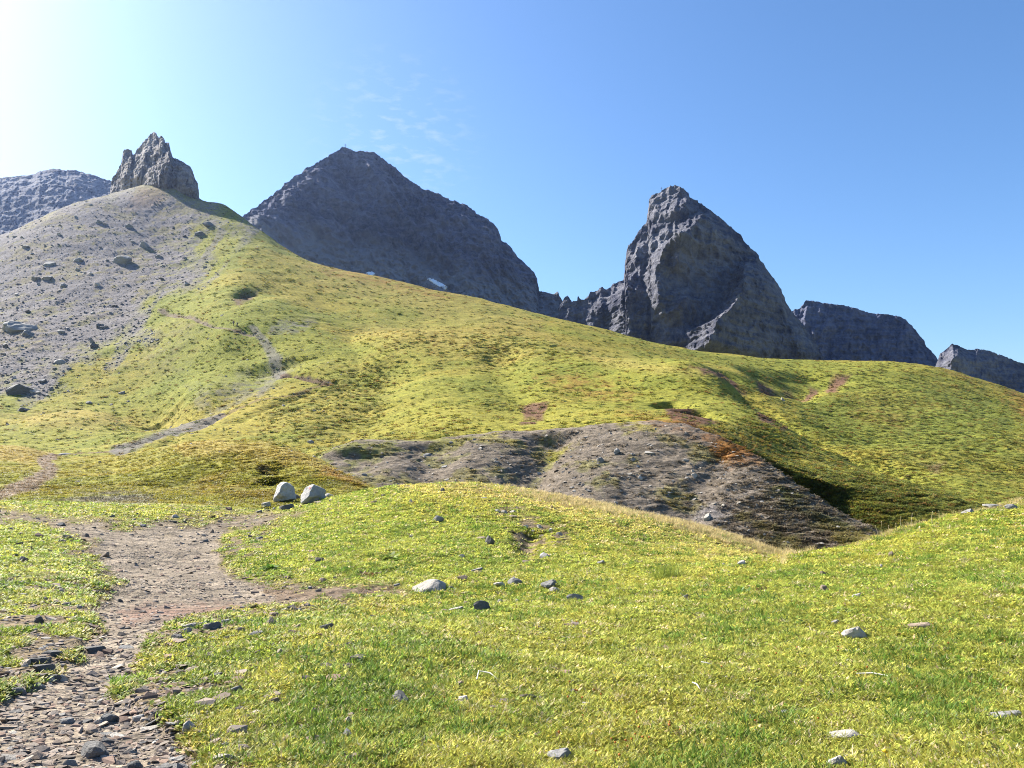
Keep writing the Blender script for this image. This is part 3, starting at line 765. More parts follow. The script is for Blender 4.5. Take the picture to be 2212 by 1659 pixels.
mountain('far_mountain', 'hazy grey rounded mountain at the far left behind the scree', S_FARLEFT, [(-330,950),(360,1000)], 640, M_ROCK_L, cot=1.15, step=2.0, rows=110, flow=(.5, 1), amp=(9, 60, 220), fine=2.6, seed=11)
PYR = mountain('pyramid_mountain', 'broad blue-grey pyramid mountain with a summit cross, behind the green ridge', S_PYR, [(470,900),(523,940),(740,1110),(900,1130),(1165,1090),(1360,1040)], 790, M_PYR,
         cot=.60, talus=([(470,700),(700,560),(800,575),(1000,625),(1200,690),(1360,760)], .75), rows=230, flow=(-.62, 1.0), amp=(27, 52, 330), fine=7.0, seed=2, lean=lambda p: .10 * np.sin(p / 70))
mountain('rock_tower', 'steep grey rock tower mountain with sunlit buttresses, right of centre', S_TOWER, [(1206,900),(1300,895),(1345,905),(1400,905),(1470,882),(1800,880)], 860, M_ROCK_L,
         cot=.42, rows=250, step=1.25, flow=(.12, 1.0), amp=(7, 38, 150), fine=4.6, seed=5,
         ridges=(([(1492,402),(1482,440),(1470,468)], [30, 34, 34], .5), ([(1545,455),(1520,472),(1508,500),(1490,530),(1470,548)], [24, 38, 52, 50, 38], .85), ([(1450,540),(1428,570),(1412,610),(1416,640),(1420,680)], [34, 30, 28, 24, 18], 1.3),
                 ([(1468,520),(1466,545),(1462,592)], 17, 1.3), ([(1606,580),(1606,620),(1600,655),(1580,690),(1545,720),(1525,770)], [20, 40, 46, 50, 58, 60], 1.5), ([(1346,605),(1342,650),(1346,700),(1350,745)], [24, 42, 40, 34], 1.3),
                 ([(1475,655),(1468,668),(1440,690)], 24, .8), ([(1640,560),(1680,650),(1720,720),(1740,770)], 40, .22), ([(1375,540),(1372,600)], 20, .6), ([(1295,622),(1300,680)], 18, .8), ([(1490,715),(1480,740)], 16, .8)))
mountain('flat_topped_mountain', 'dark flat-topped rock mountain to the right of the tower', S_FLAT, [(1670,1250),(2060,1250)], 860, M_ROCK, cot=.45, rows=120, step=1.6, flow=(.2, 1), amp=(11, 60, 160), fine=5.0, seed=8,
         ridges=(([(1960,684),(1955,700)], 18, .6), ([(1930,682),(1925,692)], 16, .5)))
mountain('right_mountain', 'small rock peak with a sunlit left face at the right edge', S_RIGHT, [(2024,1100),(2420,1150)], 900, M_ROCK_L, cot=.5, rows=110, step=1.6, flow=(.2, 1), amp=(6, 50, 130), seed=14,
         ridges=(([(2066,742),(2060,775),(2050,800),(2050,830)], [30, 34, 24, 22], 1.1),))

# snow left in the gullies of the pyramid mountain
def snow(poly, label):
    _, X, Y, Z = PYR
    x0, y0 = np.array(poly, float).min(0) - 3; x1, y1 = np.array(poly, float).max(0) + 3
    PX, PY = pix(X / Y, (Z - EYE) / Y)
    m = inpoly(poly, PX, PY)
    rr, cc = np.where(m[:-1, :-1] & m[1:, 1:] & m[1:, :-1] & m[:-1, 1:])
    n = X.shape[1]
    q = np.stack([rr * n + cc, rr * n + cc + 1, (rr + 1) * n + cc + 1, (rr + 1) * n + cc], -1)
    u, inv = np.unique(q, return_inverse=True)
    co = np.stack([X, Y - 1.3, Z + .6], -1).reshape(-1, 3)[u]
    k = len(u); top = inv.reshape(-1, 4)
    bot = np.stack([X, Y + 2.0, Z - .8], -1).reshape(-1, 3)[u]
    # side walls round the rim
    e = {}
    for f in top:
        for a, b in ((f[0], f[1]), (f[1], f[2]), (f[2], f[3]), (f[3], f[0])):
            if (b, a) in e: del e[(b, a)]
            else: e[(a, b)] = 1
    side = np.array([[b, a, a + k, b + k] for a, b in e])
    t = NT('snow'); t.principled((.82, .85, .88), .6)
    o = mesh_np('snow_patch', np.concatenate([co, bot]), np.concatenate([top, side]), t.m)
    tag(o, label, 'snow', 'snow patches at the foot of the pyramid mountain')
snow([(914,600),(936,602),(967,620),(964,628),(940,615)], 'long white snow streak at the foot of the pyramid mountain')
snow([(788,590),(803,587),(814,592),(802,598)], 'tiny snow patch just above the rusty ridge crest')

# ---- rock spire on the ridge: fused blocks
def rock_points(seed, sub=3, nplanes=14, sharp=9.0, rough=.06, planes=None):
    """unit rock: sphere cut by random planes, softly broken edges"""
    rs = np.random.RandomState(seed)
    bm = bmesh.new(); bmesh.ops.create_icosphere(bm, subdivisions=sub, radius=1.0)
    d = np.array([v.co[:] for v in bm.verts]); f = np.array([[v.index for v in q.verts] for q in bm.faces]); bm.free()
    d /= np.linalg.norm(d, axis=1, keepdims=True)
    pn = rs.normal(size=(nplanes, 3)); pn /= np.linalg.norm(pn, axis=1, keepdims=True)
    pd = rs.uniform(.52, .95, nplanes)
    if planes is not None:
        pn = np.array([q[:3] for q in planes], float); pn /= np.linalg.norm(pn, axis=1, keepdims=True); pd = np.array([q[3] for q in planes])
    k = np.maximum(d @ pn.T, 1e-3) / pd
    inv = (np.maximum(k, 0) ** sharp).sum(1) ** (1 / sharp)
    r = 1 / np.maximum(inv, .75)
    r = r * (1 + rough * fbm3(d[:, 0] * 2 + seed * 3.1, d[:, 1] * 2, d[:, 2] * 2, 3))
    return d * r[:, None], f

S_SPIRE = [(232,440),(238,418),(241,388),(247,378),(255,366),(262,352),(264,340),(265,327),(269,323),(276,322),(284,324),(288,335),(291,333),(296,321),(303,316),(308,308),(314,300),(319,297),(324,290),(328,288),(332,284),(337,288),(341,294),(344,298),(347,292),(351,294),(355,303),(357,309),(365,307.5),(367,321),(370,332),(373,340),(384,344),(394,348),(403,354),(411,361),(417,373),(419,382),(425,392),(426.5,404),(428,431),(432,450)]
_o, _x, _y, _z = mountain('rock_spire', 'jagged grey rock spire with a small horn, standing on the left ridge', S_SPIRE, [(232,506),(330,500),(375,482),(430,463)], 475, M_SPIRE, cot=.42, step=.5, rows=150, flow=(.15, 1.0), amp=(2.6, 13, 40), fine=1.25, seed=23, jag=.45, back=.35,
    ridges=(([(372,338),(366,365),(352,395),(345,420)], [22, 34, 40, 40], .75), ([(318,330),(312,360),(300,400)], [10, 18, 24], .7), ([(352,300),(346,330),(340,350)], [9, 14, 16], .6), ([(288,336),(284,360),(272,395)], [8, 13, 16], .7), ([(336,372),(330,400),(326,425)], [12, 18, 20], .6)), fscale=.34)
_o['category'] = 'rock spire'
# ----------------------------------------------------------------------------
# air: thin even haze round the whole place
# ----------------------------------------------------------------------------
def haze():
    x, y0, y1, z0, z1 = 2650.0, -2650.0, 2650.0, -40.0, 462.0
    v = [(-x, y0, z0), (x, y0, z0), (x, y1, z0), (-x, y1, z0), (-x, y0, z1), (x, y0, z1), (x, y1, z1), (-x, y1, z1)]
    f = [(0, 3, 2, 1), (4, 5, 6, 7), (0, 1, 5, 4), (1, 2, 6, 5), (2, 3, 7, 6), (3, 0, 4, 7)]
    m = bpy.data.materials.new('haze'); m.use_nodes = True; t = m.node_tree; t.nodes.clear()
    o_ = t.nodes.new('ShaderNodeOutputMaterial'); p = t.nodes.new('ShaderNodeVolumePrincipled')
    p.inputs['Color'].default_value = (.40, .56, 1.0, 1); p.inputs['Density'].default_value = HAZE_D; p.inputs['Anisotropy'].default_value = HAZE_G
    t.links.new(p.outputs[0], o_.inputs['Volume'])
    o = mesh_np('haze', v, f, m, False)
    tag(o, 'thin bluish mountain haze filling the air', 'haze', kind='stuff')
haze()

# ----------------------------------------------------------------------------
# scattered cover: instances on points
# ----------------------------------------------------------------------------
def gn_group():
    g = bpy.data.node_groups.new('scatter', 'GeometryNodeTree')
    g.interface.new_socket('Geometry', in_out='INPUT', socket_type='NodeSocketGeometry')
    g.interface.new_socket('Pieces', in_out='INPUT', socket_type='NodeSocketCollection')
    g.interface.new_socket('Geometry', in_out='OUTPUT', socket_type='NodeSocketGeometry')
    N = g.nodes.new; L = g.links.new
    gi = N('NodeGroupInput'); go = N('NodeGroupOutput'); ci = N('GeometryNodeCollectionInfo'); ip = N('GeometryNodeInstanceOnPoints')
    ci.inputs['Separate Children'].default_value = True; ci.inputs['Reset Children'].default_value = True
    ip.inputs['Pick Instance'].default_value = True
    def na(nm, ty):
        a = N('GeometryNodeInputNamedAttribute'); a.data_type = ty; a.inputs['Name'].default_value = nm; return a.outputs[0]
    L(gi.outputs['Geometry'], ip.inputs['Points']); L(gi.outputs['Pieces'], ci.inputs[0]); L(ci.outputs[0], ip.inputs['Instance'])
    L(na('idx', 'INT'), ip.inputs['Instance Index']); L(na('rot', 'FLOAT_VECTOR'), ip.inputs['Rotation']); L(na('scl', 'FLOAT_VECTOR'), ip.inputs['Scale'])
    L(ip.outputs[0], go.inputs[0])
    return g
GN = gn_group()

def scatter(name, label, cat, pts, rot, scl, idx, tcol, pieces):
    me = bpy.data.meshes.new(name); n = len(pts)
    me.vertices.add(n); me.vertices.foreach_set('co', np.asarray(pts, np.float32).ravel())
    a = me.attributes.new('idx', 'INT', 'POINT'); a.data.foreach_set('value', np.asarray(idx, np.int32))
    a = me.attributes.new('rot', 'FLOAT_VECTOR', 'POINT'); a.data.foreach_set('vector', np.asarray(rot, np.float32).ravel())
    s = np.asarray(scl, np.float32)
    if s.ndim == 1: s = np.repeat(s[:, None], 3, 1)
    a = me.attributes.new('scl', 'FLOAT_VECTOR', 'POINT'); a.data.foreach_set('vector', s.ravel())
    a = me.attributes.new('tcol', 'FLOAT_VECTOR', 'POINT'); a.data.foreach_set('vector', np.asarray(tcol, np.float32).ravel())
    o = bpy.data.objects.new(name, me); COL.objects.link(o)
    md = o.modifiers.new('scatter', 'NODES'); md.node_group = GN
    for it in GN.interface.items_tree:
        if it.name == 'Pieces': md[it.identifier] = pieces
    tag(o, label, cat, kind='stuff')
    return o

def leaf_material(name, trans=.38, rough=.55, spec=.18):
    t = NT(name)
    a = t.n('ShaderNodeAttribute', attribute_name='tcol', attribute_type='INSTANCER').outputs['Vector']
    b = t.n('ShaderNodeAttribute', attribute_name='Col').outputs['Color']
    m = t.n('ShaderNodeVectorMath', operation='MULTIPLY'); t.l(a, m.inputs[0]); t.l(b, m.inputs[1])
    p = t.principled(m.outputs[0], rough, None, spec)
    tr = t.n('ShaderNodeBsdfTranslucent'); t.l(m.outputs[0], tr.inputs[0])
    mx = t.n('ShaderNodeMixShader'); mx.inputs[0].default_value = trans
    t.l(p.outputs[0], mx.inputs[1]); t.l(tr.outputs[0], mx.inputs[2]); t.l(mx.outputs[0], t.out.inputs[0])
    return t.m
M_LEAF = leaf_material('turf_leaves', .5)

def leaves(rs, n, r0, length, width, tilt, bend, seg=2, colvar=.3, tip=1.0):
    """a tuft of n leaves: root circle r0, tilt range from the ground (radians)"""
    V = []; Fq = []; Cc = []
    for k in range(n):
        az = rs.uniform(0, 2 * math.pi); L = length * rs.uniform(.6, 1.25); w = width * rs.uniform(.7, 1.3)
        el = rs.uniform(*tilt); rr = r0 * math.sqrt(rs.uniform(0, 1)); ra = rs.uniform(0, 2 * math.pi)
        base = np.array([rr * math.cos(ra), rr * math.sin(ra), -0.004])
        side = np.array([-math.sin(az), math.cos(az), rs.uniform(-.35, .35)])
        c = np.array([1, 1, 1.0]) * rs.uniform(1 - colvar, 1 + colvar); c[0] *= rs.uniform(.9, 1.15)
        i0 = len(V); p = base.copy(); e = el
        for s in range(seg + 1):
            t = s / seg
            ww = w * (.45 + 1.1 * t * (1 - t) * 2.2) * (1 if s < seg else .18 * tip)
            V += [p - side * ww / 2, p + side * ww / 2]; Cc += [c, c]
            p = p + np.array([math.cos(az) * math.cos(e), math.sin(az) * math.cos(e), math.sin(e)]) * L / seg
            e -= bend / seg
        for s in range(seg): Fq.append([i0 + 2 * s, i0 + 2 * s + 1, i0 + 2 * s + 3, i0 + 2 * s + 2])
    return np.array(V), np.array(Fq), np.array(Cc)

def piece_collection(name, parts, mat):
    c = bpy.data.collections.new(name)
    for k, (V, Fq, Cc) in enumerate(parts):
        o = mesh_np('%s_%02d' % (name, k), V, Fq, mat, True, cols=Cc, link=False); c.objects.link(o)
    return c

rs = np.random.RandomState(21)
TUFTS = [leaves(rs, 16, .045, .040, .016, (.15, .9), .5) for _ in range(3)] + \
        [leaves(rs, 20, .040, .055, .0055, (.5, 1.45), .9, 2) for _ in range(3)] + \
        [leaves(rs, 12, .050, .034, .022, (.05, .55), .3, 2, .35) for _ in range(2)]
C_TURF = piece_collection('turf_tuft', TUFTS, M_LEAF)
STRAW = [leaves(rs, 7, .02, .06, .005, (.02, .5), .2, 1, .25) for _ in range(2)] + [leaves(rs, 5, .02, .03, .014, (.05, .6), .2, 1, .3)]
C_STRAW = piece_collection('dry_litter', STRAW, M_LEAF)
LONG = [leaves(rs, 16, .07, .20, .006, (.9, 1.5), .7, 3, .25, .5) for _ in range(3)]
C_LONG = piece_collection('long_grass', LONG, M_LEAF)

# cells of the near ground weighted by the area they take in the view
_dpx = np.abs(np.gradient(PXG, axis=1)); _dpy = np.clip(-np.gradient(pix(TXG, TZ)[1], axis=0), 0.02, None)
def pick(n, weight, seed):
    r = np.random.RandomState(seed)
    p = (weight * _dpx * _dpy).ravel(); p = p / p.sum()
    i = r.choice(p.size, n, p=p); ri, ci = i // NC, i % NC
    ri = np.clip(ri, 1, NR - 2); ci = np.clip(ci, 1, NC - 2)
    ly = LY[ri] + (LY[ri + 1] - LY[ri]) * r.uniform(-.5, .5, n); tx = TX[ci] + (TX[1] - TX[0]) * r.uniform(-.5, .5, n)
    Y = np.exp(ly); X = tx * Y
    return X, Y, CAST.height(X, Y), ri, ci, r

KEEPOUT = []      # (x, y, radius) of stones, so that no turf grows through them
def clear_of_stones(X, Y):
    ok = np.ones(len(X), bool)
    for x, y, r in KEEPOUT: ok &= (X - x) ** 2 + (Y - y) ** 2 > r * r
    return ok

def build_turf():
    inframe = (PXG > -120) & (PXG < 2332)
    near = near_m & (YG > 2.2) & (YG < 40) & inframe
    w = near * GRASSW ** 1.5 * np.where(YG < 3.3, .35, 1.0)
    X, Y, Z, ri, ci, r = pick(150000, w, 3)
    n = len(X)
    size = np.clip(.62 + Y * .052, .7, 2.4) * r.uniform(.7, 1.35, n)
    base = CG[ri, ci].astype(float)
    pn = fbm2(X / .9 + 40, Y / .9, 3); pl = fbm2(X / 4.0 + 9, Y / 4.0, 3)
    t = base * np.array([1.80, 1.86, 1.9])
    yel = np.array([.62, .55, .13]); grn = np.array([.20, .31, .045]); lime = np.array([.50, .56, .11])
    k = sstep(-.3, .5, pn + .4 * r.normal(size=n))[:, None]; t = t * (1 - .45 * k) + lime * .45 * k
    k = (sstep(.05, .5, -pn + .6 * pl + .35 * r.normal(size=n)) * .7)[:, None]; t = t * (1 - k) + grn * k
    k = (r.uniform(size=n) < .09)[:, None] * .8; t = t * (1 - k) + yel * k
    k = (r.uniform(size=n) < .05)[:, None] * 1.0; t = t * (1 - k) + np.array([.62, .52, .30]) * k
    t *= r.uniform(.65, 1.3, n)[:, None]
    idx = r.choice(8, n, p=[.21, .21, .20, .04, .04, .04, .13, .13])
    ok = clear_of_stones(X, Y)
    rot = np.stack([r.uniform(-.15, .15, n), r.uniform(-.15, .15, n), r.uniform(0, 6.28, n)], 1)
    scatter('turf', 'short green turf leaves covering the near meadow', 'grass', np.stack([X, Y, Z], 1)[ok], rot[ok], size[ok], idx[ok], t[ok], C_TURF)
    # broad-leaved herbs in darker clumps, and taller grass here and there
    hn = sstep(.12, .45, fbm2(XG / 1.6 + 70, YG / 1.6, 3))
    X, Y, Z, ri, ci, r = pick(9000, near * GRASSW * hn * (YG < 26), 8)
    n = len(X); t = np.where(r.uniform(size=n)[:, None] < .7, np.array([.15, .25, .035]), np.array([.28, .34, .06])) * r.uniform(.7, 1.3, n)[:, None]
    ok = clear_of_stones(X, Y); sz = r.uniform(1.0, 1.9, n) * np.clip(.6 + Y * .05, .7, 1.8)
    scatter('meadow_herbs', 'darker broad-leaved herbs and taller grass in clumps of the near meadow', 'herbs', np.stack([X, Y, Z], 1)[ok], np.stack([r.uniform(-.2, .2, n), r.uniform(-.2, .2, n), r.uniform(0, 6.28, n)], 1)[ok], sz[ok], r.choice([3, 4, 6, 7, 7, 6], n)[ok], t[ok], C_TURF)
    # pale litter and tiny white flecks
    X, Y, Z, ri, ci, r = pick(8500, near * GRASSW * (YG < 16) * np.exp(-YG / 10), 4)
    n = len(X); t = np.where(r.uniform(size=n)[:, None] < .5, np.array([.68, .58, .38]), np.array([.80, .77, .68])) * r.uniform(.7, 1.1, n)[:, None]
    ok = clear_of_stones(X, Y)
    scatter('dry_litter', 'pale straw bits and dead leaves lying in the turf', 'litter', np.stack([X, Y, Z + .018], 1)[ok], np.stack([r.uniform(-.3, .3, n), r.uniform(-.3, .3, n), r.uniform(0, 6.28, n)], 1)[ok], (r.uniform(.45, 1.0, n) * (.6 + Y * .05))[ok], r.choice(3, n)[ok], t[ok], C_STRAW)
    # long straw-coloured grass along the knoll's crest and the far edge of the meadow
    wn_ = near_m & inframe
    cw = np.zeros_like(ZG)
    for line, wd in (([(860,1046),(950,1042),(1080,1051),(1200,1072),(1300,1091),(1400,1112),(1500,1137),(1600,1166),(1690,1194)], 11), ([(1690,1204),(1750,1191),(1900,1155),(2050,1116),(2212,1082)], 4)):
        d, _ = polydist(line, PXG, PYG); cw = np.maximum(cw, np.exp(-(d / wd) ** 2) * (1.0 if wd > 5 else .35))
    X, Y, Z, ri, ci, r = pick(2600, wn_ * cw * sstep(1000, 1300, PXG) * (YG > 12) * (YG < 36), 6)
    n = len(X); t = np.array([.56, .46, .22]) * r.uniform(.6, 1.15, n)[:, None]
    scatter('long_grass', 'long straw-coloured grass along the crest of the knoll', 'grass', np.stack([X, Y, Z], 1), np.stack([r.uniform(-.2, .2, n), r.uniform(-.2, .2, n), r.uniform(0, 6.28, n)], 1), r.uniform(.45, 1.0, n) * np.where(PXG[ri, ci] > 1720, .7, 1.0), r.choice(3, n), t, C_LONG)

# ----------------------------------------------------------------------------
# stones
# ----------------------------------------------------------------------------
M_GREY = stone_material('grey_stone', (.14, .135, .125), (.30, .285, .26))
M_DARK = stone_material('dark_slate', (.075, .072, .068), (.165, .155, .14))
M_PALE = stone_material('pale_limestone', (.25, .225, .19), (.46, .42, .36))
M_BROWN = stone_material('brown_stone', (.15, .11, .075), (.30, .235, .17))
M_BOULDER = stone_material('boulder_limestone', (.27, .255, .24), (.48, .46, .43), lichen=(.20, .19, .17))
TONE = dict(grey=M_GREY, dark=M_DARK, pale=M_PALE, brown=M_BROWN, boulder=M_BOULDER)

def unit(p):
    lo, hi = p.min(0), p.max(0)
    return (p - (lo + hi) / 2) / (hi - lo)

def hull_points(seed, n=12, flat=False):
    r = np.random.RandomState(seed)
    bm = bmesh.new()
    for k in range(n):
        a = r.uniform(0, 6.28); q = r.uniform(.75, 1.0); z = (1 if k % 2 else -1) * (r.uniform(.7, 1) if flat else r.uniform(.2, 1))
        bm.verts.new((q * math.cos(a) * (1 if not flat else r.uniform(.7, 1)), q * math.sin(a), z))
    res = bmesh.ops.convex_hull(bm, input=bm.verts)
    bmesh.ops.delete(bm, geom=[v for v in bm.verts if not v.link_faces], context='VERTS')
    bmesh.ops.triangulate(bm, faces=bm.faces)
    bm.verts.index_update()
    v = np.array([q.co[:] for q in bm.verts]); f = np.array([[q.index for q in fa.verts] for fa in bm.faces]); bm.free()
    return unit(v), f

_rockcache = {}
def rock_mesh(kind, k, mat):
    key = (kind, k, mat.name)
    if key in _rockcache: return _rockcache[key]
    if kind == 'block': p, f = rock_points(300 + k, 3, 11, 40, .035); sm = False
    elif kind == 'crag': p, f = rock_points(350 + k, 3, 9, 50, .10); sm = False
    elif kind == 'round': p, f = rock_points(400 + k, 3, 18, 16, .06); sm = False
    elif kind == 'slab':
        p, f = rock_points(500 + k, 3, 8, 40, .035); p = p * np.array([1, 1, .3]); p[:, 2] = np.clip(p[:, 2], -.16, .16 + .05 * p[:, 0]); sm = False
    else: p, f = hull_points(600 + k, 11, True); sm = False
    o = mesh_np('rock', unit(p), f, mat, sm, link=False)
    me = o.data; bpy.data.objects.remove(o)
    if sm:
        pass
    _rockcache[key] = me
    return me

_rk = random.Random(5)
def slope_at(x, y, e=.25):
    e = max(e, y * .004)
    return math.atan2(CAST.height1(x + e, y) - CAST.height1(x - e, y), 2 * e), math.atan2(CAST.height1(x, y + e) - CAST.height1(x, y - e), 2 * e)

def stone(name, label, cat, px, py, w, h, kind='block', tone='grey', depth=.75, rz=None, tilt=None, sink=.22, group=None, me=None):
    """a stone whose foot is seen at (px, py), w x h photo units large"""
    x, y, z = CAST.hit(px, py)[0]
    s = y / F; W = w * s; H = h * s * (1 + sink); Dp = W * depth
    y2 = y + Dp * .3; z = CAST.height1(x, y2)
    k = _rk.randrange(9)
    o = bpy.data.objects.new(name, me or rock_mesh(kind, k, TONE[tone])); COL.objects.link(o)
    gx, gy = slope_at(x, y2)
    rz = _rk.uniform(-.5, .5) if rz is None else rz
    if kind in ('slab', 'chip'):
        H = max(H, .03 * W)
        o.rotation_euler = Euler((gy * .9 + _rk.uniform(-.10, .10), -gx * .9 + _rk.uniform(-.10, .10) + (tilt or 0), rz))
    else:
        o.rotation_euler = Euler((_rk.uniform(-.12, .12), _rk.uniform(-.12, .12) + (tilt or 0), rz))
    o.scale = (W, Dp, H); o.location = (x, y2, z + H * (.5 - sink))
    tag(o, label, cat, group)
    KEEPOUT.append((x, y2, max(W, Dp) * .30))
    return o

